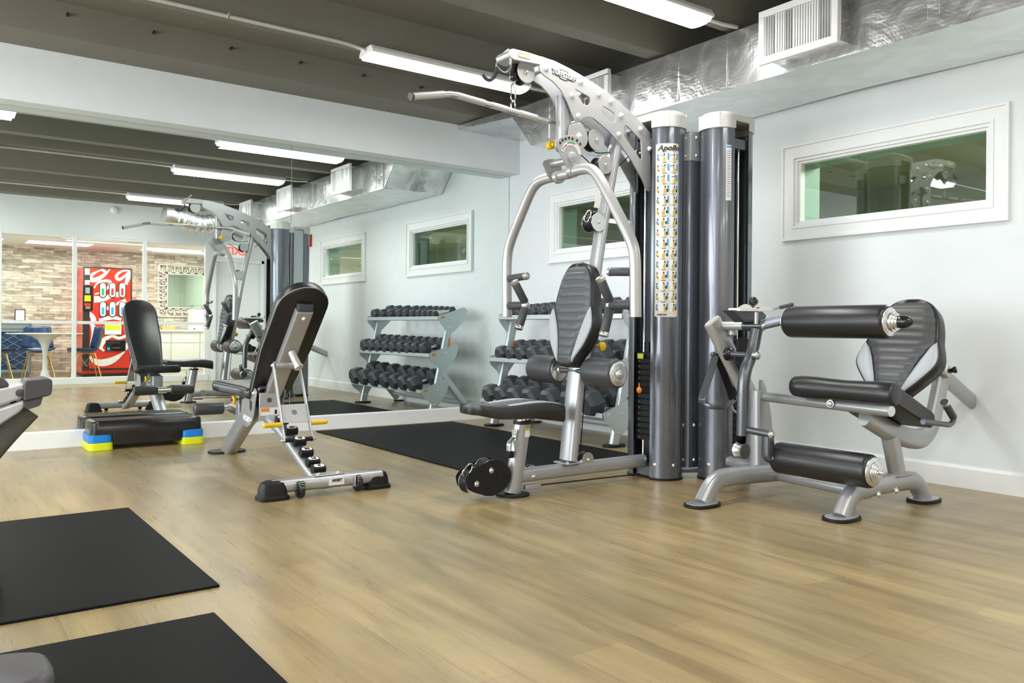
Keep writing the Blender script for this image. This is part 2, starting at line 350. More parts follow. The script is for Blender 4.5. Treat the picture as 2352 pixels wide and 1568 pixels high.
# right wall with window openings
WIN = [(1.996, 3.424), (4.528, 5.957)]; FW_, ZT, ZB = .115, 2.114, 1.475
g = G(); ys = [YF - .0]; x0, x1 = XR, XR + .12
prev = -3.2
for (a, b_) in WIN:
    g.bb((x0, prev, 0), (x1, a + FW_, 2.96)); g.bb((x0, a + FW_, 0), (x1, b_ - FW_, ZB + FW_)); g.bb((x0, a + FW_, ZT - FW_), (x1, b_ - FW_, 2.96)); prev = b_ - FW_
g.bb((x0, prev, 0), (x1, YB + .1, 2.96)); struct(g.obj('wall_right', 'wall', smooth=False))
struct(G().prism([(XR, YF, 0), (XR - .014, YF, 0), (XR - .014, YF, .108), (XR - .006, YF, .123), (XR, YF, .123)], (0, 6.588 - YF, 0)).obj('baseboard_right', 'trim', smooth=False))
def window(n, a, b_):
    g = G(); t = .02
    def ring(d0, d1, xo, xi):     # frame band from offset d0 to d1
        y0, y1, z0, z1 = a + d0, b_ - d0, ZB + d0, ZT - d0; Y0, Y1, Z0, Z1 = a + d1, b_ - d1, ZB + d1, ZT - d1
        g.bb((xo, y0, z0), (xi, y1, Z0)); g.bb((xo, y0, Z1), (xi, y1, z1)); g.bb((xo, y0, Z0), (xi, Y0, Z1)); g.bb((xo, Y1, Z0), (xi, y1, Z1))
    ring(0, .016, XR - .030, XR); ring(.016, .078, XR - .020, XR); ring(.078, .094, XR - .026, XR); ring(.094, .112, XR - .012, XR + .03); ring(.112, .128, XR + .004, XR + .05)
    f = struct(g.obj('window_%d' % n, 'trim', bev=.002))
    gl = G().bb((XR + .03, a + .125, ZB + .125), (XR + .036, b_ - .125, ZT - .125)).obj('glass_pane', 'glass', smooth=False); gl.parent = f
    g = G(); y0, y1, z0, z1 = a + .128, b_ - .128, ZB + .128, ZT - .128      # jamb on the far side
    g.bb((XR + .05, y1 - .0, z0), (XR + .22, y1 + .02, z1)); g.bb((XR + .05, y0 - .02, z0), (XR + .22, y0, z1)); g.bb((XR + .05, y0, z1), (XR + .22, y1, z1 + .02)); g.bb((XR + .05, y0, z0 - .02), (XR + .22, y1, z0))
    j = g.obj('window_jamb', 'jamb', smooth=False); j.parent = f
window(1, *WIN[0]); window(2, *WIN[1])
# room beyond the right wall
struct(G().bb((4.9, -3.2, 2.55), (9.2, 8.2, 2.62)).obj('ceiling', 'nceil', smooth=False))
struct(G().bb((9.1, -3.2, 0), (9.2, 8.2, 2.6)).obj('wall_far', 'nwall', smooth=False))
struct(G().bb((4.9, 8.1, 0), (9.2, 8.2, 2.6)).obj('wall_far', 'nwall', smooth=False))
struct(G().bb((4.9, -3.2, 0), (9.2, -3.1, 2.6)).obj('wall_far', 'lwall', smooth=False))
for k, (x, y, lab) in enumerate(((6.3, 2.3, 'strip light in the dark room seen through the window nearest the mirror'), (6.3, -1.2, 'far strip light glimpsed in the adjoining room'))):
    t = thing('ceiling_light', lab, 'light', (x, y, 2.55)); G().bb((x - .62, y - .1, 2.50), (x + .62, y + .1, 2.55)).obj('housing', 'white', t); G().bb((x - .6, y - .09, 2.49), (x + .6, y + .09, 2.502)).obj('diffuser', 'diff', t)
# left wall, out of view; wide opening added to let the fill light in
g = G(); g.bb((XL - .1, -3.3, 0), (XL, .4, 2.96)); g.bb((XL - .1, 6.0, 0), (XL, 6.8, 2.96)); g.bb((XL - .1, .4, 0), (XL, 6.0, .35)); g.bb((XL - .1, .4, 2.65), (XL, 6.0, 2.96)); struct(g.obj('wall_left', 'wall', smooth=False))
# ------------------------------------------------------------------ front glass partition (seen in the mirror)
X_MUL = [-1.86, -.92, .025, .965, 1.905, 2.865]
g = G(); g.bb((XL, YF - .12, 2.175), (XR, YF, 2.96)); g.bb((3.83, YF - .12, 0), (3.93, YF, 2.175)); g.bb((4.70, YF - .12, 0), (XR, YF, 2.175)); g.bb((3.93, YF - .12, 1.93), (4.70, YF, 2.175)); g.bb((XL, YF - .12, 0), (-1.86, YF, 2.18))
struct(g.obj('wall_front', 'wall2', smooth=False))
g = G(); g.bb((-1.86, YF - .10, 0), (3.83, YF + .01, .10)); g.bb((-1.86, YF - .07, 2.150), (3.83, YF - .01, 2.18)); g.bb((-1.86, YF - .07, .885), (3.83, YF - .01, .930))
for x in X_MUL + [3.79]: g.bb((x - .012, YF - .075, .1), (x + .045, YF - .003, 2.176))
part = struct(g.obj('window_3', 'trim', bev=.003))
for i, x in enumerate(X_MUL):
    xn = (X_MUL + [3.79])[i + 1]
    for (z0, z1) in ((.1, .885), (.93, 2.15)):
        o = G().bb((x + .045, YF - .043, z0), (xn - .012, YF - .037, z1)).obj('glass_pane', 'glass2', smooth=False); o.parent = part
struct(G().bb((3.93, YF + 0, 0), (XR - .0, YF + .012, .1)).obj('baseboard_front', 'trim', smooth=False)) if False else None
g = G(); g.bb((3.93, YF - .09, .01), (4.70, YF - .045, 1.93)); d = struct(g.obj('door_1', 'trim', bev=.003))
g = G(); g.tube([(4.03, YF - .045, 1.0), (4.03, YF + .01, 1.0), (4.14, YF + .01, 1.0)], .018, fr=.01); o = g.obj('door_handle', 'chrome'); o.parent = d
g = G()
for (a, b_) in (((3.90, .0), (3.95, 1.96)), ((4.68, .0), (4.73, 1.96)), ((3.90, 1.91), (4.73, 1.96))): g.bb((a[0], YF - .01, a[1]), (b_[0], YF + .012, b_[1]))
struct(g.obj('trim_2', 'trim', bev=.003))
# exit sign above the door
t = thing('exit_sign', 'lit exit sign with pale face and red letters over the white door', 'sign', (4.26, YF + .001, 2.09))
G().bb((4.09, YF + .001, 1.985), (4.40, YF + .05, 2.185)).obj('sign_housing', 'exitw', t, bev=.006)
text('sign_letters', 'EXIT', .17, frame(V(4.245, YF + .053, 2.085), (-1, 0, 0), (0, 0, 1)), 'exitr', t, ext=.001, bold=.004)
# smoke detector on front wall
t = thing('smoke_detector', 'small round white detector high on the wall above the glass partition', 'detector', (2.44, YF + .02, 2.6))
G().lathe((2.44, YF + .001, 2.60), (0, 1, 0), [(0, .055), (.02, .055), (.035, .045), (.045, .02), (.046, 0)]).obj('detector_body', 'white', t)
# fire alarm on the right wall
t = thing('fire_alarm', 'red fire alarm box high on the right wall under the duct', 'alarm', (XR, 1.6, 2.1))
G().bb((XR - .05, 1.52, 2.06), (XR - .001, 1.62, 2.24)).obj('alarm_box', 'alarmred', t, bev=.006); G().bb((XR - .062, 1.55, 2.10), (XR - .05, 1.59, 2.20)).obj('strobe_lens', 'white', t, bev=.004)
# wall outlet
t = thing('wall_outlet', 'small white outlet plate on the right wall beside the leg station', 'outlet', (XR, 4.02, .40))
G().bb((XR - .006, 3.99, .36), (XR - .0005, 4.06, .475)).obj('cover_plate', 'white', t, bev=.002); g = G(); g.bb((XR - .008, 4.01, .425), (XR - .006, 4.04, .455)); g.bb((XR - .008, 4.01, .38), (XR - .006, 4.04, .41)); g.obj('sockets', 'trim', t)
# ------------------------------------------------------------------ ceiling lights and conduit
rown = ['row nearest the mirror', 'middle row', 'row by the glass partition']; coln = ['at the duct end', 'second from the duct', 'farthest from the duct']
for r_, (yy, zz) in enumerate(ROWS):
    for c_, (xa, xb) in enumerate(LX):
        if c_ == 2: continue
        t = thing('ceiling_light', 'white strip light, %s, %s' % (rown[r_], coln[c_]), 'light', ((xa + xb) / 2, yy, 2.72), 'strip lights on the ceiling')
        prof = [(-.075, 2.722), (.075, 2.722), (.098, 2.690), (.098, 2.672), (-.098, 2.672), (-.098, 2.690)]
        G().prism([(xa, yy + p[0], p[1]) for p in prof], (xb - xa, 0, 0)).obj('light_housing', 'white', t, bev=.004)
        g = G(); pr = [(-.088, 2.673), (.088, 2.673), (.075, 2.655), (.04, 2.646), (0, 2.644), (-.04, 2.646), (-.075, 2.655)]
        g.prism([(xa + .012, yy + p[0], p[1]) for p in pr], (xb - xa - .024, 0, 0)).obj('diffuser', 'diff', t)
    t = thing('electrical_conduit', 'thin grey conduit pipe joining the ceiling lights, %s' % rown[r_], 'conduit', (1.5, yy, 2.7), 'conduits between the ceiling lights')
    g = G(); yc = yy - .03
    g.tube([(.71, yy, 2.70), (.85, yc, 2.708), (2.27, yc, 2.708), (2.41, yy, 2.70)], .024, fr=.1); g.obj('pipe', 'cream', t); G().tube([(3.72, yy, 2.70), (3.90, yy, 2.703), (4.04, yy, 2.715)], .024).obj('pipe', 'cream', t); G().tube([(-2.3, yy, 2.70), (-.6, yy, 2.70)], .024).obj('pipe', 'cream', t)
    g = G(); g.tube([(1.5, yc - .03, 2.72), (1.5, yc - .018, 2.708), (1.5, yc, 2.692), (1.5, yc + .018, 2.708), (1.5, yc + .03, 2.72)], .010, .006); g.obj('conduit_clip', 'chrome', t)
# ------------------------------------------------------------------ duct along the right wall
t = thing('air_duct', 'foil-wrapped rectangular air duct running along the right wall', 'duct', (4.4, 3, 2.36))
def wob(y): return .012 * math.sin(y * 2.3) + .008 * math.sin(y * 5.1 + 1)
g = G(); xs = 4.05; N_ = 60; ya, yb = -.28, 5.30; sec = []
for i in range(N_ + 1):
    y = ya + (yb - ya) * i / N_; dip = -.055 * math.exp(-((y - 2.75) / .42) ** 2)
    sec.append([g.bm.verts.new(p) for p in ((xs, y, 2.70), (xs, y, 2.55 + wob(y) * .2), (xs + wob(y) * .5, y, 2.354 + wob(y) * .4), (4.40, y, 2.352 + wob(y + 1) * .5), (XR - .02 + dip * .9, y, 2.362 + wob(y + .5) * .2), (XR - .002, y, 2.70))])
for a, b_ in zip(sec, sec[1:]):
    for j in range(5):
        f = g.bm.faces.new((a[j], a[j + 1], b_[j + 1], b_[j])); f.material_index = 1 if j in (2, 3) else 0
f = g.bm.faces.new(sec[0]); f = g.bm.faces.new(sec[-1][::-1])
f = None
ductbody = g.obj('duct_body', ['duct', 'ductb'], t, ang=20)
g = G()   # transition up into the header wall
A = [V(4.05, 5.30, 2.354), V(XR - .004, 5.30, 2.362), V(XR - .004, 6.428, 2.70), V(4.02, 6.428, 2.70)]
g.prism([V(4.055, 5.29, 2.357), V(4.055, 5.32, 2.36), V(4.055, 5.58, 2.64), V(4.055, 6.428, 2.70), V(4.055, 6.428, 2.745), V(4.055, 5.29, 2.70)], (.712, 0, 0))
g.obj('duct_transition', 'duct', t, bev=.004)
g = G(); g.prism([V(3.60, 6.05, 2.62), V(4.05, 5.50, 2.62), V(4.05, 6.428, 2.62), V(3.60, 6.428, 2.62)], (0, 0, .1)) if False else None
for y in (.7, 1.15, 2.05, 3.35, 3.75, 5.1): G().bb((4.044, y - .03, 2.375), (4.052, y + .03, 2.698)).obj('foil_tape', 'duct', t, bev=.001)
for y in (1.20, 2.735, 4.50):
    v = G(); v.bb((3.93, y - .225, 2.415), (4.055, y + .225, 2.675)); v = v.obj('vent_box', 'duct', t, bev=.004, label='foil boot box with a white louvred grille')
    g = G(); x = 3.91
    for (a, b_) in (((-.25, 2.39), (.25, 2.43)), ((-.25, 2.655), (.25, 2.695)), ((-.25, 2.43), (-.212, 2.655)), ((.212, 2.43), (.25, 2.655))): g.bb((x, y + a[0], a[1]), (x + .03, y + b_[0], b_[1]))
    g.obj('grille_frame', 'white', v, bev=.003)
    g = G()
    for k in range(26):
        yy = y - .205 + k * .0164
        ang = 1.15 if 4 < k < 15 or 17 < k < 22 else .35
        g.box((x + .012, yy, 2.5425), (.022, .0022, .225), Matrix.Rotation(ang, 3, 'Z'))
    g.obj('louvres', 'white', v); G().bb((x + .022, y - .215, 2.425), (x + .026, y + .215, 2.66)).obj('grille_backing', 'ink', v)
# flexible duct near the front wall
t = thing('flexible_duct', 'crumpled silver flexible duct under the ceiling near the glass partition', 'duct', (3.3, .3, 2.4))
g = G(); P_ = [V(2.98, .42, 2.50), V(3.2, .40, 2.48), V(3.5, .36, 2.40), V(3.8, .34, 2.46), (4.06, .34, 2.52)]
P_ = fillet([Vector(p) for p in P_], .12, 8); pts = []
for a, b_ in zip(P_, P_[1:]):
    for k in range(3): pts.append(a.lerp(b_, k / 3))
sc_ = [1 + .06 * (i % 2) + .08 * math.sin(i * .7) for i in range(len(pts))]; g.tube(pts, .27, .25, n=20, scale=sc_); g.obj('duct_sleeve', 'duct', t)

# ------------------------------------------------------------------ floor mats
for (xa, ya, xb, yb, lab) in ((2.715, 4.07, 4.05, 6.47, 'black rubber mat between the bench and the dumbbell rack'), (-.95, 2.785, .835, 4.215, 'black rubber floor mat farther from the camera on the left'), (-.95, .95, .742, 2.528, 'black rubber floor mat in the bottom left foreground')):
    o = G().bb((xa, ya, .0005), (xb, yb, .009)).obj('floor_mat', 'matfloor', bev=.002); tag(o, lab, 'mat', 'black rubber floor mats')
# ================================================================== MULTI-STATION GYM
gym = thing('multi_gym', 'silver and gunmetal two-tower cable gym with padded seat, pulldown arch and leg station', 'gym machine', (3.6, 3.2, 0))
YG = 3.47
def xz(u, v, y=YG): p = onY(u, v, y); return (p.x, p.z)
def bolt(g, p, n, r=.011, h=.010):
    n = Vector(n).normalized(); p = Vector(p); g.lathe(p, n, [(0, r * 1.25), (.002, r * 1.25), (.0025, r), (h * .7, r * .8), (h, r * .35), (h + .0005, 0)], 12)
# ---- towers
def halfring(c, R, a0, a1, th, n=26):
    o = [V(c[0] + R * math.cos(a0 + (a1 - a0) * i / n), c[1] + R * math.sin(a0 + (a1 - a0) * i / n), 0) for i in range(n + 1)]
    k = [V(c[0] + (R - th) * math.cos(a0 + (a1 - a0) * i / n), c[1] + (R - th) * math.sin(a0 + (a1 - a0) * i / n), 0) for i in range(n, -1, -1)]
    return o + k
TR = .112
def tower(ca, cb, ax, which):
    # ax 'Y': shrouds face -Y (ca) and +Y (cb); ax 'X': face -X (ca) and +X (cb)
    base = {'Y': PI, 'X': PI / 2}[ax]; root = G(); root.bb((ca[0] - .09 if ax == 'Y' else ca[0], ca[1] - .0 if ax == 'Y' else ca[1] - .09, .012), (cb[0] + .09 if ax == 'Y' else cb[0], cb[1] if ax == 'Y' else cb[1] + .09, .07))
    tw = root.obj('weight_tower', 'gunarm', gym, bev=.004, label=which)
    for c, s0 in ((ca, base), (cb, base + PI)):
        pts = halfring(c, TR, s0, s0 + PI, .005); g = G(); g.prism([p + V(0, 0, .008) for p in pts], (0, 0, 2.040)); g.obj('shroud', 'gun', tw, ang=50)
        pts = halfring(c, TR + .002, s0, s0 + PI, .010); g = G(); g.prism([p + V(0, 0, .0) for p in pts], (0, 0, .014)); g.obj('foot_trim', 'black', tw)
    # cap
    def stad(R, z):
        o = []
        for c, s0 in ((ca, base), (cb, base + PI)):
            for i in range(25): a = s0 + PI * i / 24; o.append(V(c[0] + R * math.cos(a), c[1] + R * math.sin(a), z))
        return o
    g = G(); g.prism(stad(TR + .010, 2.085), (0, 0, .030)); g.prism(stad(TR + .004, 2.115), (0, 0, .012)); g.prism(stad(TR - .012, 2.127), (0, 0, .010))
    for c, s0 in ((ca, base), (cb, base + PI)): g.prism([p + V(0, 0, 2.040) for p in halfring(c, TR + .010, s0, s0 + PI, .012)], (0, 0, .05))
    for c, s0 in ((ca, base), (cb, base + PI)):
        for da in (.9, PI - .9):
            a = s0 + da; p = V(c[0] + (TR + .008) * math.cos(a), c[1] + (TR + .008) * math.sin(a), 2.085); g.box(p, (.012, .006, .09), Matrix.Rotation(a + PI / 2, 3, 'Z'))
    g.obj('tower_cap', 'cream', tw, bev=.004)
    mx, my = (ca[0] + cb[0]) / 2, (ca[1] + cb[1]) / 2
    # inner back lining
    if ax == 'Y': G().bb((mx + .085, ca[1] + .0, .03), (mx + .091, cb[1], 2.08)).obj('rear_panel', 'black', tw)
    else: G().bb((ca[0], my + .098, .03), (cb[0], my + .104, 2.08)).obj('rear_panel', 'rack', tw)
    G().bb((mx - .088, my - .075, 1.93), (mx + .07, my + .075, 1.99)).obj('top_crossmember', 'gunarm', tw, bev=.003) if ax == 'Y' else G().bb((mx - .06, my - .098, 1.93), (mx + .06, my + .07, 1.99)).obj('top_crossmember', 'gunarm', tw, bev=.003)
    # weights and rods
    top = .74 if ax == 'Y' else .80; n = 15; hz = (top - .22) / n
    w0 = None
    for k in range(n):
        z = .22 + hz * k
        if k == 0:
            g = G()
            if ax == 'Y': g.bb((mx - .086, my - .118, z), (mx + .07, my + .118, z + hz - .0015))
            else: g.bb((mx - .118, my - .086, z), (mx + .118, my + .07, z + hz - .0015))
            w0 = g.obj('weight_plate', 'black', tw, bev=.003)
            hole = G(); q = V(mx - .088, my + .045, z + hz * .5) if ax == 'Y' else V(mx + .045, my - .088, z + hz * .5)
            hole.cyl(q, q + (V(.004, 0, 0) if ax == 'Y' else V(0, .004, 0)), .006, 10); h0 = hole.obj('pin_hole', 'gunarm', w0)
        else:
            c = w0.copy(); COL.objects.link(c); c.parent = tw; c.location.z = hz * k
            h = h0.copy(); COL.objects.link(h); h.parent = c
    g = G()
    for d in (-.04, .04):
        p = V(mx - .055, my + d, .1) if ax == 'Y' else V(mx + d, my - .055, .1)
        G().cyl(p, (p.x, p.y, 1.95), .0095, 12).obj('guide_rod', 'chrome', tw)
    g = G(); p = V(mx - .075, my - .02, top) if ax == 'Y' else V(mx - .02, my - .075, top); g.box((p.x + .0, p.y, top + .03), (.03, .03, .06)); g.obj('top_plate_stem', 'black', tw, bev=.002)
    return tw, mx, my
T1, t1x, t1y = tower((3.58, 3.385), (3.58, 3.52), 'Y', 'weight tower carrying the exercise placard')
T2, t2x, t2y = tower((3.84, 3.20), (3.965, 3.20), 'X', 'weight tower behind the leg station')
for tw, c in ((T1, (3.58, 3.385)), (T2, (3.84, 3.20))):
    g = G()
    for da in (-.45, .55) if tw is T1 else (-.5,):
        a = math.atan2(-.687, -.727) + da; bolt(g, (c[0] + TR * math.cos(a), c[1] + TR * math.sin(a), .09), (math.cos(a), math.sin(a), 0), .009)
    g.obj('shroud_screws', 'chrome', tw)
G().bb((t1x - .100, t1y + .0, .70), (t1x - .096, t1y + .05, .73)).obj('stack_label', 'lime', T1)
g = G(); g.sph((t1x - .118, t1y + .015, .515), .020, 12, (.6, 1, 1)); g.cyl((t1x - .118, t1y + .015, .53), (t1x - .118, t1y + .015, .555), .004); g.obj('selector_pin', 'orange', T1)
G().tube([(t1x - .112, t1y + .015, .54), (t1x - .115, t1y, .62), (t1x - .105, t1y - .01, .735)], .005, fr=.05).obj('pin_lanyard', 'black', T1)
# thin vertical label on tower 2
def wrapR(bm, c, R, a0):
    for v in bm.vertices if hasattr(bm, 'vertices') else bm.verts:
        s_, z_, o_ = v.co; a = a0 + s_ / R; v.co = Vector((c[0] + (R + o_) * math.cos(a), c[1] + (R + o_) * math.sin(a), z_))
A0 = math.atan2(-.687, -.727)
def panel(g, s0, s1, z0, z1, off, mi=0, n=6):
    g.mi = mi
    for i in range(n):
        a = s0 + (s1 - s0) * i / n; b_ = s0 + (s1 - s0) * (i + 1) / n; g._new([(a, z0, off), (b_, z0, off), (b_, z1, off), (a, z1, off)], [(0, 1, 2, 3)])
def blob(g, s, z, rs, rz, off, mi):
    g.mi = mi; g._new([(s + rs * math.cos(k * PI / 4), z + rz * math.sin(k * PI / 4), off) for k in range(8)], [tuple(range(8))])
cT1 = (3.58, 3.385); aP = A0 + .10
g = G()
W_ = .068
outl = fillet([V(-W_, .945, 0), V(W_, .945, 0), V(W_, 1.945, 0), V(-W_, 1.945, 0)], .008, 4, True)
for i in range(14):
    a = -W_ + 2 * W_ * i / 14; b_ = -W_ + 2 * W_ * (i + 1) / 14; ins = .004 if i in (0, 13) else 0
    g._new([(a, .945 + ins, .0012), (b_, .945 + ins, .0012), (b_, 1.945 - ins, .0012), (a, 1.945 - ins, .0012)], [(0, 1, 2, 3)])
wrapR(g.bm, cT1, TR, aP); plc = g.obj('exercise_placard', 'placard', T1)
g = G(); rnd = random.Random(3)
for r_ in range(15):
    zt = 1.893 - r_ * .0618; h = .050
    for (a, b_) in ((-.043, .012), (.017, .064)):
        panel(g, a, b_, zt - h, zt, .0018, 0, 5)
        panel(g, a + .016, b_ - .016, zt + .001, zt + .0045, .0019, 1, 3)
        cx_ = a + (b_ - a) * rnd.uniform(.40, .6); lean = rnd.uniform(-.008, .008)
        panel(g, b_ - .012, b_ - .002, zt - h + .006, zt - .004, .0022, 3, 2)
        blob(g, cx_ + lean, zt - .040, .011, .013, .0024, 2); blob(g, cx_ + lean * .3, zt - .024, .007, .011, .0026, 2); blob(g, cx_, zt - .012, .0045, .006, .0028, 1)
        if r_ < 3: blob(g, cx_ - .014, zt - .016, .009, .003, .0025, 3)
        else: blob(g, cx_ + .012, zt - .034, .005, .010, .0025, 1)
    blob(g, -.054, zt - .016, .004, .006, .0022, 1); blob(g, -.056, zt - .032, .0055, .010, .0022, 2 if r_ % 2 else 3); blob(g, -.050, zt - .042, .0045, .004, .0023, 1)
wrapR(g.bm, cT1, TR, aP); g.obj('exercise_pictures', ['label', 'ink', 'skin', 'blueink'], plc, smooth=False)
def wraptext(nm, s_, size, s0, z0, mt, par, c, a0, **k):
    o = text(nm, s_, size, Matrix.Translation((s0, z0, .002)), mt, None, **k); wrapR(o.data, c, TR, a0)
    o.data.transform(Matrix.Translation(-rootloc(par))); o.parent = par; return o
wraptext('placard_title', 'Apollo', .044, .006, 1.918, 'ink', plc, cT1, aP, bold=.0012, shear=.35, sx=1.05)
wraptext('placard_footer', 'TUFFSTUFF', .011, -.026, .958, 'ink', plc, cT1, aP, bold=.0005, shear=.2)
g = G(); panel(g, -.017, .017, 1.62, 1.94, .001); wrapR(g.bm, (3.84, 3.20), TR, A0 + .42); tl = g.obj('tower_label', 'label', T2)
g = G(); panel(g, -.015, .015, 1.925, 1.934, .0016)
for k in range(22): panel(g, -.013, rnd.uniform(.003, .013), 1.64 + k * .0125, 1.643 + k * .0125, .0016, 1, 2)
wrapR(g.bm, (3.84, 3.20), TR, A0 + .42); g.obj('label_print', ['blueink', 'gunarm'], tl, smooth=False)
g = G(); g.bb((4.02, 3.085, .0), (4.03, 3.09, 0)) if False else panel(g, -.012, .012, 1.30, 1.52, .0012); wrapR(g.bm, (3.965, 3.20), TR, -PI / 2 + .55); g.obj('height_gauge', 'label', T2)
# ---- corner bracket between towers
k1 = onX(1584, 700, 3.70); kx, ky = k1.x, k1.y
br_ = G(); pts = [V(kx - .045, ky + .075, .06), V(kx, ky, .06), V(kx + .075, ky - .008, .06), V(kx + .075, ky - .003, .06), V(kx + .004, ky + .005, .06), V(kx - .041, ky + .075, .06)]
br_.prism(pts, (0, 0, 1.98)); brk = br_.obj('corner_post', 'gun', gym)
for (z0, z1) in ((1.87, 2.035), (.075, .34)):
    g = G(); pts = [V(kx - .042, ky + .065, z0), V(kx - .001, ky - .004, z0), V(kx + .065, ky - .011, z0), V(kx + .065, ky - .007, z0), V(kx + .002, ky, z0), V(kx - .038, ky + .065, z0)]
    g.prism(pts, (0, 0, z1 - z0)); b2 = g.obj('joining_bracket', 'silver' if z0 > 1 else 'gunarm', brk, bev=.001)
    g = G()
    for z in (z0 + .03, z1 - .03):
        bolt(g, (kx + .035, ky - .010, z), (-.1, -1, 0), .010); bolt(g, (kx - .022, ky + .030, z), (-1, -.5, 0), .010)
    g.obj('bracket_bolts', 'alu', b2)
G().box((kx + .02, ky + .02, .045), (.13, .10, .02), Matrix.Rotation(-.5, 3, 'Z')).obj('base_plate', 'gunarm', brk, bev=.003)
# ---- arch
rim = [(1237.4, 143), (1239, 129.5), (1274, 141.5), (1309, 159), (1341, 177.7), (1368, 195), (1394.7, 213.8), (1421.5, 235), (1448, 258), (1475, 285), (1492.5, 306), (1492.8, 425), (1491.5, 440), (1485, 437), (1475, 413), (1448, 365), (1421.5, 328), (1400, 303.6), (1378.6, 285), (1362.5, 271.4), (1349, 267.4), (1338, 271), (1327.7, 279.5), (1319.7, 277), (1311.6, 258), (1303.6, 236.6), (1290, 210), (1271, 188), (1250, 173.7), (1239, 163)]
holes = [[(1318, 203), (1353, 222), (1356.6, 231), (1352, 243), (1341, 242), (1334, 234)], [(1379, 247), (1385, 243), (1411, 260), (1413, 279.5), (1408, 283.5), (1381, 261)], [(1433, 288), (1438, 287), (1472, 322), (1474, 366), (1470, 367), (1432, 311.6)]]
YN, YFAR = 3.428, 3.530
ol = [[xz(u, v, YN) for u, v in rim]] + [[xz(u, v, YN) for u, v in h] for h in holes]
arch = plate_xz('arch_plate', ol, YN, .009, 'silver2', gym, ro=[.012, .012, .012, .012])
arch2 = plate_xz('arch_plate', ol, YFAR, .009, 'silver', gym, ro=[.012, .012, .012, .012])
bl = [(1255.4, 157.6), (1313.5, 219), (1333.6, 188), (1375, 216.5), (1402, 232.6), (1425.5, 265.3), (1327, 266), (1420, 308.4), (1469.7, 296), (1490.3, 342.4)]
for u, v in bl: p = onY(u, v, YN); g = G(); bolt(g, (p.x, YN - .0045, p.z), (0, -1, 0), .012, .014); g.obj('arch_bolt', 'label', arch)
for u, v in bl[:1] + bl[2:6:2] + bl[8:9]:
    p = onY(u, v, YN); G().cyl((p.x, YN, p.z), (p.x, YFAR, p.z), .012, 12).obj('spacer_tube', 'silver', arch)
# logo plate on the arch
pc = onY(1293.5, 173.5, YN); pr = onY(1322, 185, YN); dx = (pr - pc).normalized(); mw = frame(pc + V(0, -.0052, 0), dx, (dx.z * -1 if False else -dx.z, 0, dx.x))
g = G(); fy = Vector((-dx.z, 0, dx.x))
hexp = [(-.042, 0), (-.024, .026), (.024, .026), (.042, 0), (.024, -.026), (-.024, -.026)]
g.prism([pc + dx * a + fy * b_ + V(0, -.0045, 0) for a, b_ in hexp], (0, -.0015, 0)); lg = g.obj('logo_badge', 'ink', arch, smooth=False)
g = G(); g.prism([pc + dx * a * .86 + fy * b_ * .84 + V(0, -.006, 0) for a, b_ in hexp], (0, -.0006, 0)); g.obj('logo_badge_face', 'silver2', lg, smooth=False)
text('logo_shadow', 'TUFFSTUFF', .034, Matrix.Translation((.0012, 0, -.0014)) @ mw @ Matrix.Translation((0, 0, .0015)), 'ink', lg, bold=.0032, sx=.98, ext=.0006)
text('logo_letters', 'TUFFSTUFF', .034, mw @ Matrix.Translation((0, 0, .0032)), 'white', lg, bold=.0008, sx=.98, ext=.0006)
# head of the arch
hp = [(1166, 121), (1171, 114), (1177, 112), (1208, 119.5), (1241, 130), (1241, 150), (1205, 143), (1179, 138), (1169, 131)]
g = G(); g.prism([V(*([xz(u, v, YN)[0], YN - .006, xz(u, v, YN)[1]])) for u, v in hp], (0, .116, 0), .004); head = g.obj('arch_head', 'silver2', gym, bev=.006, seg=3)
p0, p1 = onY(1192, 124, YN - .007), onY(1218, 131, YN - .007); dd = (p1 - p0).normalized(); nn = Vector((-dd.z, 0, dd.x)); L_ = (p1 - p0).length
g = G(); c = (p0 + p1) / 2; g.prism([c + dd * a + nn * b_ + V(0, -.0002, 0) for a, b_ in ((-L_ / 2, -.012), (L_ / 2, -.012), (L_ / 2, .012), (-L_ / 2, .012))], (0, -.001, 0)); wl = g.obj('warning_label', 'label', head, smooth=False)
g = G(); g.prism([c + dd * a + nn * b_ + V(0, -.0013, 0) for a, b_ in ((-L_ / 2 + .002, .001), (L_ / 2 - .002, .001), (L_ / 2 - .002, .010), (-L_ / 2 + .002, .010))], (0, -.0005, 0)); g.obj('warning_band', 'orangelab', wl, smooth=False)
# hooks for bars
for y, light, dark in ((3.43, [(1171, 118), (1172, 139), (1171, 152)], [(1171, 150), (1169, 162), (1160, 170), (1147, 164), (1141, 155)]), (3.54, [(1168, 114), (1153, 126), (1141, 143), (1141, 157)], [(1141, 155), (1138, 174), (1126, 186), (1114, 180), (1109, 171)])):
    g = G(); g.tube([onY(u, v, y) for u, v in light], .013, fr=.03); h_ = g.obj('bar_hook', 'silver2', head)
    g = G(); g.tube([onY(u, v, y) for u, v in dark], .019, fr=.03); g.obj('hook_sleeve', 'grip', h_)
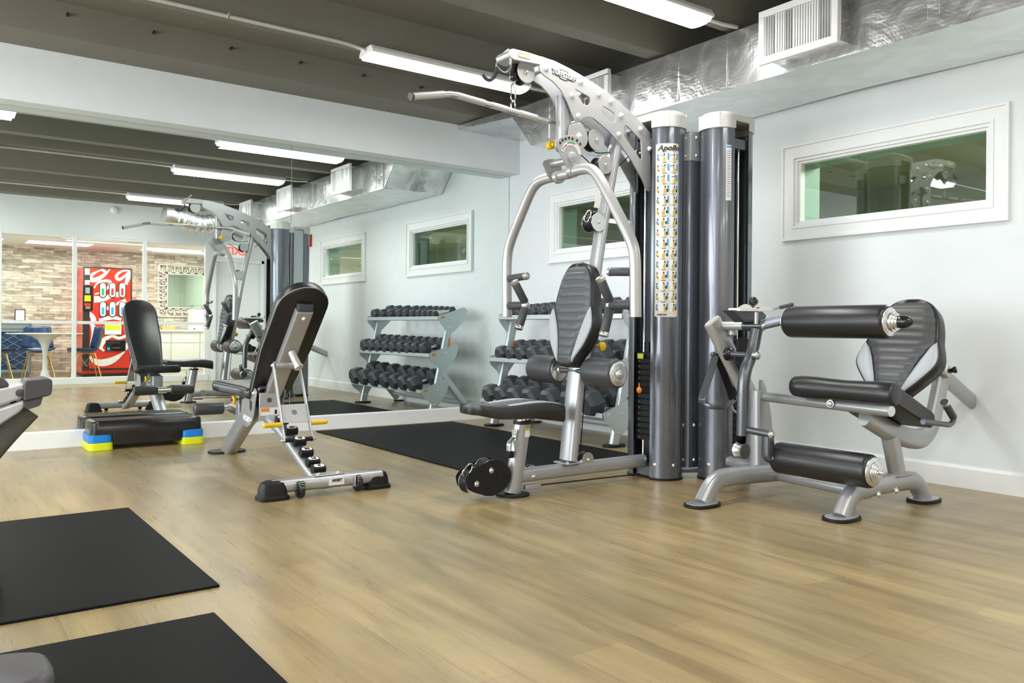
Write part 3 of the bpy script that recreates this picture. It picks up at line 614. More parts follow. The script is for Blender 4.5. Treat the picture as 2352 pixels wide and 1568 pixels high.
# pulleys: two cheek discs and a wheel between, axis along Y
def pulley(u, v, r, y0, y1, par, cheek='silver2', bolts=True, wheel='black', x=None, z=None):
    p = onY(u, v, y0) if x is None else V(x, y0, z)
    g = G(); g.cyl((p.x, y0, p.z), (p.x, y0 + .003, p.z), r, 36); g.cyl((p.x, y1 - .003, p.z), (p.x, y1, p.z), r, 36); o = g.obj('pulley_guard', cheek, par, bev=.001)
    g = G(); g.lathe((p.x, y0 + .006, p.z), (0, 1, 0), [(0, r * .93), (.004, r * .90), ((y1 - y0 - .012) / 2, r * .78), (y1 - y0 - .016, r * .90), (y1 - y0 - .012, r * .93)], 36); g.obj('pulley_wheel', wheel, o)
    if bolts: g = G(); bolt(g, (p.x, y0, p.z), (0, -1, 0), .009, .010); g.obj('pulley_bolt', 'chrome', o)
    return o, p
pulley(1209, 165, .058, 3.445, 3.515, gym)
p = onY(1181, 176, 3.48); g = G(); g.sph((p.x, 3.48, p.z), .024, 16, (1, 1, 1.1)); g.lathe((p.x, 3.48, p.z + .015), (0, 0, 1), [(0, .014), (.07, .010)], 12); ballp = g.obj('cable_stop_ball', 'blackgl', gym)
# ---- posts
def path(pts, y=YG): return [onY(u, v, y) for u, v in pts]
g = G(); a, b_ = onY(1294, 222, YG), onY(1294, 330, YG); g.tube([a, b_], .062, .078, up=(1, 0, 0), e=4, n=20); g.obj('upper_hanger_post', 'silver', gym)
pu = path([(1421, 290), (1377, 545), (1358, 690), (1336, 850)]); g = G(); g.tube(pu, .085, .052, up=(1, 0, 0), e=2.8, n=24, fr=.2); up_post = g.obj('rear_post', 'silver', gym)
pl = path([(1325, 845), (1305, 1082)]); g = G(); pl[1].z = .15; g.tube(pl, .118, .066, up=(1, 0, 0), e=2.8, n=24); lp = g.obj('lower_post', 'silver', gym)
g = G(); c = pl[1]; g.box((c.x + .005, YG, .138), (.125, .12, .008)); g.obj('mounting_plate', 'silver', lp, bev=.003)
g = G(); bolt(g, (c.x - .045, YG - .045, .142), (0, 0, 1), .011); bolt(g, (c.x + .055, YG - .045, .142), (0, 0, 1), .011); g.obj('mount_bolts', 'alu', lp)
# base beam and front foot
g = G(); g.tube([(2.56, YG, .098), (3.50, YG, .098)], .062, .074, up=(0, 0, 1), e=3, n=20); bm_ = g.obj('base_beam', 'silver', gym)
g = G(); bolt(g, (2.66, YG - .031, .09), (0, -1, 0), .012); g.obj('beam_bolt', 'alu', bm_)
ft = path([(1200, 968), (1177, 1140)]); ft[1].z = .012; g = G(); g.tube(ft, .075, .088, up=(1, 0, 0), e=2.6, n=24); fp = g.obj('front_post', 'silver', gym)
def ellpad(c, rx, ry, rz=0, z0=0, z1=.012):
    g = G(); n = 28; pts = [V(math.copysign(abs(math.cos(2 * PI * i / n)) ** .8, math.cos(2 * PI * i / n)) * rx, math.copysign(abs(math.sin(2 * PI * i / n)) ** .8, math.sin(2 * PI * i / n)) * ry, 0) for i in range(n)]
    R = Matrix.Rotation(rz, 3, 'Z'); g.prism([R @ p + V(c[0], c[1], z0) for p in pts], (0, 0, z1 - z0)); return g
ellpad((ft[1].x, YG), .085, .085).obj('rubber_foot', 'black', fp, bev=.003)
c = ft[0]; ellpad((c.x, YG), .048, .042, 0, c.z - .012, c.z + .006).obj('collar', 'ink', fp, bev=.002)
g = G(); tp = (ft[0] - ft[1]).normalized(); g.tube([c - tp * .05, c + tp * .075], .050, .060, up=(1, 0, 0), e=3); g.obj('seat_stem', 'chrome', fp)
g = G(); q = c - tp * .05; g.box((q.x + .01, YG - .041, q.z - .005), (.030, .002, .045)); wl = g.obj('front_label', 'label', fp); G().box((q.x + .01, YG - .0425, q.z + .012), (.030, .002, .010)).obj('label_band', 'lime', wl)
g = G(); g.tube(path([(1180, 985), (1181, 1004), (1168, 1018), (1168, 1040)], YG - .03), .034, .006, up=(1, 0, 0), e=6, fr=.012); lv = g.obj('seat_lever', 'alu', fp)
g = G(); g.prism([onY(u, v, YG - .05) for u, v in ((1180, 1012), (1191, 1010), (1186, 1042))], (0, .008, 0), .006); g.obj('lever_arm', 'silver', lv, bev=.001)
G().box(onY(1170, 1043, YG - .03), (.03, .04, .035)).obj('lever_pad', 'black', lv, bev=.003)
# low pulley assembly
lo = [(1069, 1099), (1078, 1086), (1106, 1068), (1128, 1057), (1150, 1056), (1166, 1070), (1174, 1084), (1173, 1101), (1159, 1123), (1133, 1138), (1115, 1138), (1089, 1130), (1073, 1121)]
cut = [[(1141, 1086), (1144.5, 1092), (1136, 1092)], [(1106, 1129), (1122, 1119), (1125, 1121)]]
lw = plate_xz('low_pulley_plate', [[xz(u, v, 3.425) for u, v in lo]] + [[xz(u, v, 3.425) for u, v in h] for h in cut], 3.425, .005, 'black', gym, ro=[.012, .001, .001])
lw2 = plate_xz('low_pulley_plate', [[xz(u, v, 3.425) for u, v in lo]], 3.515, .005, 'black', gym, ro=[.012])
for u, v, r in ((1095, 1110, .062), (1128, 1080, .055)): pulley(u, v, r, 3.432, 3.508, lw, 'alu', False)
g = G()
for u, v in ((1095, 1111), (1128.6, 1080)): p = onY(u, v, 3.422); bolt(g, p, (0, -1, 0), .012)
g.obj('plate_bolts', 'chrome', lw)
def carabiner(pts, y, par, th=.008):
    g = G(); g.tube([onY(u, v, y) for u, v in pts], th, n=10, fr=.012, closed=False); return g.obj('carabiner', 'chrome', par)
cb = carabiner([(1084, 1066), (1077, 1065), (1062, 1083), (1064, 1092), (1072, 1095), (1084, 1078), (1086, 1068), (1081, 1064)], 3.47, lw)
p = onY(1092, 1073, 3.47); g = G(); g.sph(p, .018, 12); g.obj('stop_ball', 'blackgl', lw)
# pulleys on the base beam, cables
pulley(1351, 1056, .042, 3.445, 3.495, bm_, 'alu'); pulley(1222, 1083, .036, 3.50, 3.53, bm_, 'silver', False)
g = G(); g.tube([onY(1345, 870, 3.46), onY(1332, 1052, 3.46)], .006, n=8); g.obj('cable', 'black', gym)
g = G(); g.tube([onY(1235, 1114, 3.44), onY(1470, 1088, 3.44)], .008, n=8); g.obj('cable', 'black', gym)
G().box(onY(1222, 1117, 3.45), (.10, .03, .025)).obj('cable_guide', 'silver', bm_, bev=.003)
# ---- press arm pivot group
fan = [(1276, 327), (1281, 320), (1291, 314), (1307, 310.5), (1325, 314), (1334, 322), (1336, 333), (1334, 350), (1331, 378), (1322, 385), (1302, 384), (1292, 364), (1281.6, 343), (1276, 335)]
YP = 3.405
fanp = plate_xz('selector_fan', [[xz(u, v, YP) for u, v in fan]], YP, .009, 'silver2', gym, ro=[.006])
g = G()
for u, v in ((1285.5, 328.5), (1291, 322), (1298, 319), (1305.5, 317), (1313.5, 319), (1324, 323), (1331.5, 331)): p = onY(u, v, YP); g.cyl((p.x, YP - .0055, p.z), (p.x, YP - .004, p.z), .0075, 14)
g.obj('selector_holes', 'ink', fanp)
pc = onY(1312, 355, YP - .005)
def arcband(r0, r1, a0, a1, mt, nm, par, off=0):
    g = G(); n = 12; o = [V(pc.x + r0 * math.cos(a0 + (a1 - a0) * i / n), YP - .0048 - off, pc.z + r0 * math.sin(a0 + (a1 - a0) * i / n)) for i in range(n + 1)] + [V(pc.x + r1 * math.cos(a0 + (a1 - a0) * i / n), YP - .0048 - off, pc.z + r1 * math.sin(a0 + (a1 - a0) * i / n)) for i in range(n, -1, -1)]
    g.prism(o, (0, -.0006, 0)); return g.obj(nm, mt, par, smooth=False)
st = arcband(.050, .072, .15, PI - .15, 'placard', 'position_label', fanp)
arcband(.062, .069, 1.15, 2.0, 'greenink', 'label_green_mark', st, .0008); arcband(.056, .062, 2.15, 2.45, 'redink', 'label_red_mark', st, .0008); arcband(.060, .066, 2.5, 2.85, 'blueink', 'label_blue_mark', st, .0008)
g = G(); p = onY(1313, 361, YP - .004); g.lathe(p, (0, -1, 0), [(0, .028), (.008, .028), (.012, .022), (.012, .010), (.018, .009), (.019, 0)], 24); g.obj('pivot_cap', 'silver2', fanp)
lk = [(1309, 287), (1333, 283), (1341, 291), (1348, 304), (1351, 320), (1347, 334), (1335, 342), (1312, 342), (1305, 330)]
lkp = plate_xz('pivot_link_plate', [[xz(u, v, 3.42) for u, v in lk]], 3.425, .008, 'silver2', gym, ro=[.02])
g = G(); bolt(g, onY(1330, 312, 3.419), (0, -1, 0), .014, .012); g.obj('link_bolt', 'white', lkp)
lkp2 = plate_xz('pivot_link_plate', [[xz(u, v, 3.42) for u, v in lk]], 3.535, .008, 'silver', gym, ro=[.02])
pulley(1346, 226, .040, 3.45, 3.51, arch2, 'chrome', True, 'gunarm'); pulley(1470, 352, .034, 3.45, 3.51, arch2, 'chrome', True, 'gunarm'); pulley(1370, 321, .060, 3.44, 3.50, gym); pulley(1391, 378, .052, 3.44, 3.515, up_post); 
p = V(2.866, 3.564, 1.893); g = G(); g.lathe((p.x, 3.54, p.z), (0, 1, 0), [(0, .010), (.02, .010), (.022, .022), (.05, .024), (.055, .018), (.056, 0)], 18); g.obj('yellow_pull_knob', 'yellow', gym)
# far bracket of the press arm
fb = [(1247, 371), (1262, 365), (1283, 366), (1292, 385), (1287, 409), (1273, 416), (1262, 405)]
fbp = plate_xz('far_bracket', [[xz(u, v, 3.56) for u, v in fb]], 3.57, .009, 'silver', gym, ro=[.012])
g = G(); g.cyl(onY(1268, 377, 3.57), onY(1315, 366, YP + .02), .021, 20); g.obj('pivot_shaft', 'silver', gym)
# press arm (X about 2.89)
XA = 2.893
pa = G(); near = [onX(u, v, XA) for u, v in ((1290, 402), (1345, 385), (1366, 392), (1388, 428), (1447, 545), (1459, 580), (1460, 728))]; far = [onX(u, v, XA) for u, v in ((1310, 398), (1242, 412), (1222, 432), (1170, 560), (1164, 600), (1165, 728))]
pa.tube(near, .058, fr=.10, n=20); pa.tube(far, .058, fr=.10, n=20)
arm = pa.obj('press_arm', 'silver2', gym)
for q in (near[0], onX(1283, 406, XA), onX(1316, 392, XA)): 
    if q is near[0]: continue
    g = G(); g.tube([q + V(0, .016, 0), q - V(0, .016, 0)], .075); g.obj('clamp_ring', 'silver2', arm, bev=.003)
def grip(a, b_, par, r=.022, capend=True):
    a = Vector(a); b_ = Vector(b_); d = (b_ - a).normalized(); g = G(); g.lathe(a, b_ - a, [(0, r * .9), (.004, r), ((b_ - a).length - .004, r), ((b_ - a).length, r * .9)], 18); o = g.obj('handle_grip', 'grip', par)
    if capend: g = G(); g.lathe(b_, d, [(0, r), (.002, r + .001), (.018, r + .001), (.022, r - .004)], 18); g.obj('grip_end_cap', 'alu', o)
    return o
for sgn, a, b_, j in ((-1, (1450, 624), (1405, 624), (1402, 700)), (1, (1170, 640), (1206, 634), (1207, 701))):
    A_ = onX(*a, XA); B_ = onX(*b_, XA); grip((XA, A_.y, A_.z), (XA, B_.y, B_.z), arm)
    J = onX(*j, XA); S_ = onX(1452 if sgn < 0 else 1170, j[1] + 2, XA); grip((XA, S_.y, J.z), (XA, J.y, J.z), arm, .024, False)
    yj = J.y; g = G(); g.sph((XA, yj, J.z), .026, 14, (1, 1, 1.15)); o = g.obj('handle_joint', 'alu', arm)
    if sgn < 0: t_, b2 = onY(1381, 645, yj), onY(1388, 763, yj)
    else: t_, b2 = onY(1184, 652, yj), onY(1193, 748, yj)
    grip((XA - .004, yj, J.z + .018), t_, arm, .024); grip((XA - .004, yj, J.z - .018), b2, arm, .024)
# mid pulley on rear post with carabiner
pulley(1375, 510, .052, 3.43, 3.515, up_post, 'alu')
g = G(); p = onY(1364, 491, 3.47); g.sph(p, .022, 12, (1.2, 1, .8)); g.obj('stop_ball', 'blackgl', up_post)
carabiner([(1356, 484), (1351, 483), (1341, 502), (1343, 509), (1350, 510), (1357, 496), (1358, 485), (1353, 482)], 3.45, up_post, .007)
g = G(); g.prism([onY(u, v, 3.42) for u, v in ((1370, 445), (1382, 448), (1377, 478), (1364, 476))], (0, .001, 0)); g.obj('post_label', 'label', up_post, smooth=False)
for pts, y in (([(1335, 356), (1378, 396), (1387, 404)], 3.46), ([(1420, 382), (1443, 360)], 3.48), ([(1350, 340), (1372, 352), (1400, 350)], 3.47)):
    g = G(); g.tube([onY(u, v, y) for u, v in pts], .006, n=8, fr=.02); g.obj('cable', 'black', gym)
# ---- pads
def lerp_tab(tab, t):
    for (a, x), (b_, y) in zip(tab, tab[1:]):
        if t <= b_: return x + (y - x) * (t - a) / (b_ - a)
    return tab[-1][1]
def smooth_tab(tab, t):
    for i, ((a, x), (b_, y)) in enumerate(zip(tab, tab[1:])):
        if t <= b_ or i == len(tab) - 2:
            h = (t - a) / (b_ - a); m0 = (y - tab[i - 1][1]) / (b_ - tab[i - 1][0]) if i else (y - x) / (b_ - a)
            m1 = (tab[i + 2][1] - x) / (tab[i + 2][0] - a) if i + 2 < len(tab) else (y - x) / (b_ - a); dt = b_ - a
            return (2 * h ** 3 - 3 * h * h + 1) * x + (h ** 3 - 2 * h * h + h) * m0 * dt + (-2 * h ** 3 + 3 * h * h) * y + (h ** 3 - h * h) * m1 * dt
def contour_pad(par, nm, O, U, W, N, L, hw, inner, th, ribs, ribmat, t_full):
    """padded back: hw(t) outline half width, inner(t) half width of the ribbed centre panel"""
    U = U.normalized(); W = W.normalized(); N = N.normalized(); n = 44
    ts = [.5 - .5 * math.cos(PI * i / n) for i in range(n + 1)]
    body = bmesh.new(); lay = []
    for dep, ins in ((-th, .010), (-th * .93, .0), (-th * .2, .0), (-.008, .003), (-.0005, .010)):
        ring = []
        for side in (1, -1):
            for t in (ts if side == 1 else ts[::-1]):
                h = max(hw(t) - ins, .003); tt = min(max(t, ins / L), 1 - ins / L); ring.append(body.verts.new(O + U * L * tt + W * h * side + N * dep))
        lay.append(ring)
    for a, b_ in zip(lay, lay[1:]):
        k = len(a)
        for i in range(k): body.faces.new((a[i], a[(i + 1) % k], b_[(i + 1) % k], b_[i]))
    body.faces.new(lay[0][::-1]); body.faces.new(lay[-1])
    g = G(); g.bm.free(); g.bm = body; bo = g.obj(nm, 'leather', par, ang=60)
    def surf(lo, hi, t0, t1, hfun, mt, name, rows, cols=10, lab=None):
        g = G(); grid = []
        for i in range(rows + 1):
            t = t0 + (t1 - t0) * i / rows; a, b_ = lo(t), hi(t); row = []
            for j in range(cols + 1):
                s_ = j / cols; x = a + (b_ - a) * s_; e = min(s_, 1 - s_) * 2; ed = min(e * 4, 1, (i / rows) * 12 + 0, ((rows - i) / rows) * 12)
                row.append(g.bm.verts.new(O + U * L * t + W * x + N * (-.004 + (hfun(t, s_) + .004) * ed)))
            grid.append(row)
        for i in range(rows):
            for j in range(cols): g.bm.faces.new((grid[i][j], grid[i][j + 1], grid[i + 1][j + 1], grid[i + 1][j]))
        return g.obj(name, mt, bo, ang=180, label=lab)
    ed = .009
    surf(lambda t: -min(inner(t), hw(t) - ed), lambda t: min(inner(t), hw(t) - ed), .015, .965, lambda t, s_: .004 + .008 * abs(math.sin(PI * (t - .015) * ribs)) ** .45 * (1 if t < .86 else .9) + .006 * math.sin(PI * s_), ribmat, 'ribbed_centre_panel', 220, 14)
    for sd in (-1, 1):
        A_ = lambda t: min(inner(t) + .002, hw(t) - ed - .001); B_ = lambda t: hw(t) - ed
        lo, hi = (A_, B_) if sd == 1 else ((lambda t: -B_(t)), (lambda t: -A_(t)))
        surf(lo, hi, .03, t_full, lambda t, s_: .006 + .004 * math.sin(PI * s_), 'wing', 'side_panel', 60, 8, 'pale grey side panel')
    return bo
bb_, bt_ = onY(1294, 840, YG), onY(1328, 601, YG); Ub = bt_ - bb_; Lb = Ub.length
hwt = [(0, .045), (.02, .066), (.08, .088), (.2, .145), (.33, .182), (.41, .192), (.5, .180), (.585, .160), (.72, .147), (.84, .128), (.92, .102), (.97, .070), (1.0, .018)]
inn = [(0, .052), (.1, .060), (.2, .070), (.3, .084), (.4, .104), (.5, .132), (.58, .158), (.62, .25), (1, .25)]
Nb = Vector((0, 1, 0)).cross(Ub.normalized()) ; Nb = Nb if Nb.x < 0 else -Nb
gb = contour_pad(gym, 'seat_back', bb_, Ub, Vector((0, -1, 0)), Nb, Lb, lambda t: max(smooth_tab(hwt, t), .004), lambda t: lerp_tab(inn, t), .075, 12.5, 'rib', .575)
g = G(); q = bb_ + Ub * .5 - Nb * .08; g.tube([q, q + V(.14, 0, -.01)], .05, .05, e=5, up=(0, 0, 1)); g.obj('back_mount', 'silver', gb)
g = G(); p = onY(1374, 795, 3.42); g.lathe((p.x + .01, 3.44, p.z), (0, -1, 0), [(0, .009), (.03, .009), (.032, .024), (.048, .025), (.052, .020), (.053, 0)], 20); g.obj('yellow_pull_knob', 'yellow', gym)
# hold-down rollers
def roller(y0, y1, x, z, r, par, nm='leg_roller', mt='foam', discs=(1, 1), ax='Y'):
    ln = abs(y1 - y0); d = 1 if y1 > y0 else -1
    g = G(); g.lathe((x, y0, z), (0, d, 0), [(0, r * .80), (.002, r * .88), (.010, r * .97), (.022, r), (ln - .022, r), (ln - .010, r * .97), (ln - .002, r * .88), (ln, r * .80)], 36); o = g.obj(nm, mt, par)
    for k, e_, dd in ((0, y0, -d), (1, y1, d)):
        if discs[k]: g = G(); g.lathe((x, e_ - dd * .004, z), (0, dd, 0), [(0, r * .82), (.008, r * .82), (.010, r * .78), (.010, r * .3), (.018, r * .26), (.020, r * .2), (.020, r * .12), (.030, r * .11), (.031, 0)], 32); g.obj('end_disc', 'alu', o)
    return o
rr_ = G(); rr_.cyl((2.96, 3.10, .64), (2.96, 3.84, .64), .015, 16); rod = rr_.obj('roller_rod', 'gunarm', gym)
roller(3.115, 3.345, 2.96, .64, .078, rod); roller(3.595, 3.825, 2.96, .64, .078, rod)
g = G(); g.tube([(2.96, YG, .63), (3.02, YG, .60)], .06, .05, e=5, up=(0, 0, 1)); g.obj('roller_bracket', 'gunarm', rod)
# seat
def seatpad(par, x0, x1, y, z0, z1, w0, w1, th0, th1, nm='seat_pad', mt='leather'):
    """x0 front, x1 rear; half widths w0,w1; top heights z0,z1"""
    n = 26; g = G(); lay = []
    def ringat(f, ins, dz):
        r_ = []
        for side in (1, -1):
            for i in (range(n + 1) if side == 1 else range(n, -1, -1)):
                t = .5 - .5 * math.cos(PI * i / n); w_ = (w0 + (w1 - w0) * t ** .8); e = min(1, (1 - (1 - min(t / .10, 1)) ** 2) ** .5 if t < .10 else 1, (1 - (1 - min((1 - t) / .07, 1)) ** 2) ** .5 if t > .93 else 1)
                w_ = max(w_ * e - ins, .004); tt = min(max(t, ins * 2), 1 - ins * 2); z = z0 + (z1 - z0) * tt + .012 * math.sin(2 * PI * tt) * -1; th = th0 + (th1 - th0) * tt
                r_.append(g.bm.verts.new((x0 + (x1 - x0) * tt, y - side * w_, z - th * f + dz)))
        return r_
    for f, ins, dz in ((1, .014, 0), (.9, .003, 0), (.35, 0, 0), (.10, .005, 0), (0, .022, 0)): lay.append(ringat(f, ins, dz))
    for a, b_ in zip(lay, lay[1:]):
        k = len(a)
        for i in range(k): g.bm.faces.new((a[i], a[(i + 1) % k], b_[(i + 1) % k], b_[i]))
    g.bm.faces.new(lay[0][::-1]); top = lay[-1]; m_ = n + 1
    for i in range(n): g.bm.faces.new((top[i], top[i + 1], top[2 * m_ - 2 - i], top[2 * m_ - 1 - i]))
    return g.obj(nm, mt, par, ang=50)
sp_ = seatpad(gym, 2.245, 2.80, YG, .500, .470, .105, .165, .055, .095)
def seat_surf(par, x0, x1, z0, z1, fa, fb, t0, t1, mt, nm, y=YG, ribs=0, lab=None, h0=.004):
    g = G(); grid = []; rows = 40
    for i in range(rows + 1):
        t = t0 + (t1 - t0) * i / rows; row = []
        for j in range(9):
            s_ = j / 8; e = min(1, min(s_, 1 - s_) * 6, i / 3, (rows - i) / 3); z = z0 + (z1 - z0) * t - .012 * math.sin(2 * PI * t) + (h0 + (.005 * abs(math.sin(PI * t * ribs)) ** .5 if ribs else .003)) * e - .003
            row.append(g.bm.verts.new((x0 + (x1 - x0) * t, y - (fa(t) + (fb(t) - fa(t)) * s_), z)))
        grid.append(row)
    for i in range(rows):
        for j in range(8): g.bm.faces.new((grid[i][j], grid[i][j + 1], grid[i + 1][j + 1], grid[i + 1][j]))
    return g.obj(nm, mt, par, ang=180, label=lab)
w_ = lambda t: .105 + .06 * t ** .8
seat_surf(sp_, 2.245, 2.80, .5, .47, lambda t: -.05 - .03 * (1 - t), lambda t: .05 + .03 * (1 - t), .06, .95, 'rib', 'ribbed_centre_panel', ribs=12)
for sd in (1, -1): seat_surf(sp_, 2.245, 2.80, .5, .47, lambda t: sd * (.052 + .03 * (1 - t)), lambda t: sd * (w_(t) - .020), .35, .95, 'wing', 'side_panel', lab='pale grey side panel')
# ================================================================== LEG STATION (part of the same gym)
YS, YLV, YD = 2.16, 2.70, 2.93
fA, fB, fC = onZ(1613, 1159, .006), onZ(1933, 1190, .006), onZ(2122, 1148, .006)
zb = .105
def arch_foot(name, pts, fr=.16):
    g = G(); g.tube(pts, .062, .085, fr=fr, n=22, e=2.6, up=(0, 0, 1) if False else None); return g.obj(name, 'silver', gym, ang=50)
d1 = V(1, -.0, 0)
e1 = V(3.80, 2.745, zb)
a_ = V(fA.x, fA.y, .01); cbm1 = G(); cbm1.tube([a_, V(a_.x + .085, a_.y + .006, .11), V(a_.x + .20, a_.y + .014, .125), e1], .094, .072, up=(0, -1, 0), fr=.13, n=22, e=2.5); cbm1 = cbm1.obj('rear_crossbeam', 'silver', gym, ang=50)
y2 = (fB.y + fC.y) / 2
cbm2 = G(); cbm2.tube([V(fB.x, fB.y, .01), V(fB.x + .07, fB.y, .115), V(fB.x + .18, fB.y, .128), V(fC.x - .20, fC.y, .128), V(fC.x - .085, fC.y, .115), V(fC.x, fC.y, .01)], .094, .072, up=(0, -1, 0), fr=.13, n=22, e=2.5)
cbm2 = cbm2.obj('front_crossbeam', 'silver', gym, ang=50)
for c, par in ((fA, cbm1), (fB, cbm2), (fC, cbm2)):
    o = ellpad((c.x, c.y), .100, .070, 0, 0, .016).obj('rubber_foot', 'black', par, bev=.003); ellpad((c.x, c.y), .090, .060, 0, .012, .019).obj('foot_plate', 'silver', o, bev=.001)
g = G()
for u, v in ((2017, 1136), (2058, 1127)): p = onY(u, v, y2 - .034); bolt(g, p, (0, -1, 0), .014, .012)
g.obj('crossbeam_bolts', 'alu', cbm2)
G().tube([V(3.77, 2.76, .095), V(3.70, y2, .095)], .06, .055, e=3).obj('long_beam', 'silver', gym)
G().tube([V(3.83, 3.10, .115), V(3.77, 2.78, .115)], .07, .06, e=3).obj('tower_link_beam', 'silver', gym)
# main post
P0, P1 = onY(1742, 1086, 2.80), onY(1742, 896, 2.80); P0.z = .125
g = G(); g.tube([P0, P1], .072, .085, up=(1, 0, 0), e=3.2, n=24); post = g.obj('leg_station_post', 'silver', gym)
g = G(); g.box((P0.x + .01, 2.80, .138), (.15, .13, .010)); g.obj('mounting_plate', 'silver', post, bev=.003)
g = G(); bolt(g, (P0.x - .05, 2.75, .143), (0, 0, 1), .012); bolt(g, (P0.x + .075, 2.75, .143), (0, 0, 1), .012); g.obj('mount_bolts', 'alu', post)
arc = [(1748, 872), (1757, 900), (1766, 950), (1771, 1010), (1772, 1086), (1750, 1086), (1752, 1000), (1748, 930)]
plate_xz('curved_gusset', [[xz(u, v, 2.86) for u, v in arc]], 2.86, .03, 'silver2', post, ro=[.004])
# diagonal tube
g = G(); q0, q1 = onY(1636, 738, YD), onY(1719, 905, YD - .06); g.tube([q0, q1], .060, .118, up=(0, -1, 0) if False else (1, 0, .4), e=2.4, n=26); dg = g.obj('diagonal_frame_tube', 'silver2', gym)
dd = (q1 - q0).normalized(); g = G(); g.tube([q0 - dd * .006, q0 - dd * .0], .052, .108, up=(1, 0, .4), e=2.4, n=26); g.obj('end_cap', 'cream', dg)
# top pivot axle and lever
ax0 = onY(1742, 748, YLV); XP, ZP = ax0.x, ax0.z
g = G(); g.cyl((XP - .035, YD, ZP + .0), (XP, YLV + .09, ZP), .023, 20); g.obj('upper_pivot_axle', 'silver2', gym)
g = G(); g.cyl((XP, YLV + .09, ZP), (XP, YLV - .03, ZP), .027, 22); piv = g.obj('upper_pivot_sleeve', 'gunarm', gym, bev=.002)
g = G(); bolt(g, (XP, YLV - .03, ZP), (0, -1, 0), .018, .014); g.obj('pivot_bolt', 'alu', piv)
g = G(); p = onY(1682, 760, YD - .05); g.lathe((p.x, YD - .05, p.z + .03), (0, 0, -1), [(0, .016), (.02, .024), (.05, .026), (.055, .018)], 18); g.obj('rubber_stop', 'silver2', dg)
lev = [onY(u, v, YLV) for u, v in ((1738, 757), (1728, 812), (1708, 858), (1705, 1000))]
g = G(); g.tube(lev, .062, .062, fr=.10, n=22); lever = g.obj('swing_lever', 'gunarm', gym)
kx_, kz_ = onY(1733, 815, YLV - .03).x, onY(1733, 815, YLV - .03).z
g = G(); g.cyl((kx_, 2.845, kz_), (kx_, YLV - .03, kz_), .014, 18); o = g.obj('knee_axle', 'gunarm', lever); g = G(); g.lathe((kx_ + .002, 2.845, kz_), (0, -1, 0), [(0, .036), (.018, .036), (.022, .028), (.03, .02)], 24); g.obj('bearing_cup', 'blackgl', dg)
g = G(); g.lathe((kx_, YLV - .028, kz_), (0, -1, 0), [(0, .018), (.02, .018), (.021, .024), (.028, .024), (.034, .014), (.035, 0)], 22); g.obj('knee_bolt', 'alu', lever)
# black cam behind the lever
cc = onY(1700, 822, 2.83)
pts = [(cc.x + .115 * math.cos(a), cc.z + .115 * math.sin(a)) for a in [(-1.25 + 2.6 * i / 16) for i in range(17)]] + [(cc.x - .02, cc.z + .10), (cc.x - .03, cc.z - .03)]
hl = []
for i in range(7):
    a = -.95 + .27 * i; c_ = (cc.x + .092 * math.cos(a), cc.z + .092 * math.sin(a)); hl.append([(c_[0] + .008 * math.cos(k), c_[1] + .008 * math.sin(k)) for k in [2 * PI * j / 8 for j in range(8)]])
cam_ = plate_xz('range_cam', [pts] + hl, 2.83, .012, 'black', lever, ro=[.004] + [0] * 7)
# top selector: chrome half disc, ball knob, handle
q = onY(1712, 722, YLV + .06)
hd = [(q.x + .075 * math.cos(a), q.z - .005 + .058 * math.sin(a)) for a in [PI * i / 16 for i in range(17)]]
sd_ = plate_xz('angle_selector_disc', [hd], YLV + .06, .010, 'chrome', gym, ro=[.0])
g = G(); g.prism([onY(u, v, YLV + .02) for u, v in ((1683, 712), (1752, 716), (1760, 724), (1757, 736), (1712, 740), (1700, 728))], (0, .07, 0), .004); g.obj('selector_bracket', 'gunarm', sd_, bev=.003)
g = G(); g.prism([onY(u, v, YLV + .0) for u, v in ((1700, 707), (1762, 706), (1778, 709), (1776, 715), (1700, 714))], (0, .075, 0), .002); g.obj('angle_scale_plate', 'label', sd_, bev=.001)
g = G(); p = onY(1741, 706.5, YLV - .002); g.box(p, (.02, .003, .006)); g.obj('scale_mark', 'redink', sd_)
g = G(); p = onY(1731, 692, YLV + .06); g.sph(p, .024, 18); g.cyl(p, (p.x - .01, p.y, p.z - .04), .008); g.obj('ball_knob', 'blackgl', sd_)
g = G(); g.tube([onY(1776, 711, YLV - .01), onY(1796, 705, YLV - .03)], .012, n=10); hb = g.obj('selector_handle', 'chrome', sd_); G().tube([onY(1792, 706, YLV - .03), onY(1820, 699, YLV - .04)], .020, n=14).obj('handle_sleeve', 'grip', hb)
g = G(); p = onY(1737, 730, YLV - .03); g.cyl((p.x, p.y, p.z - .03), (p.x, p.y, p.z + .03), .010, 14); g.obj('selector_pin', 'silver2', sd_)
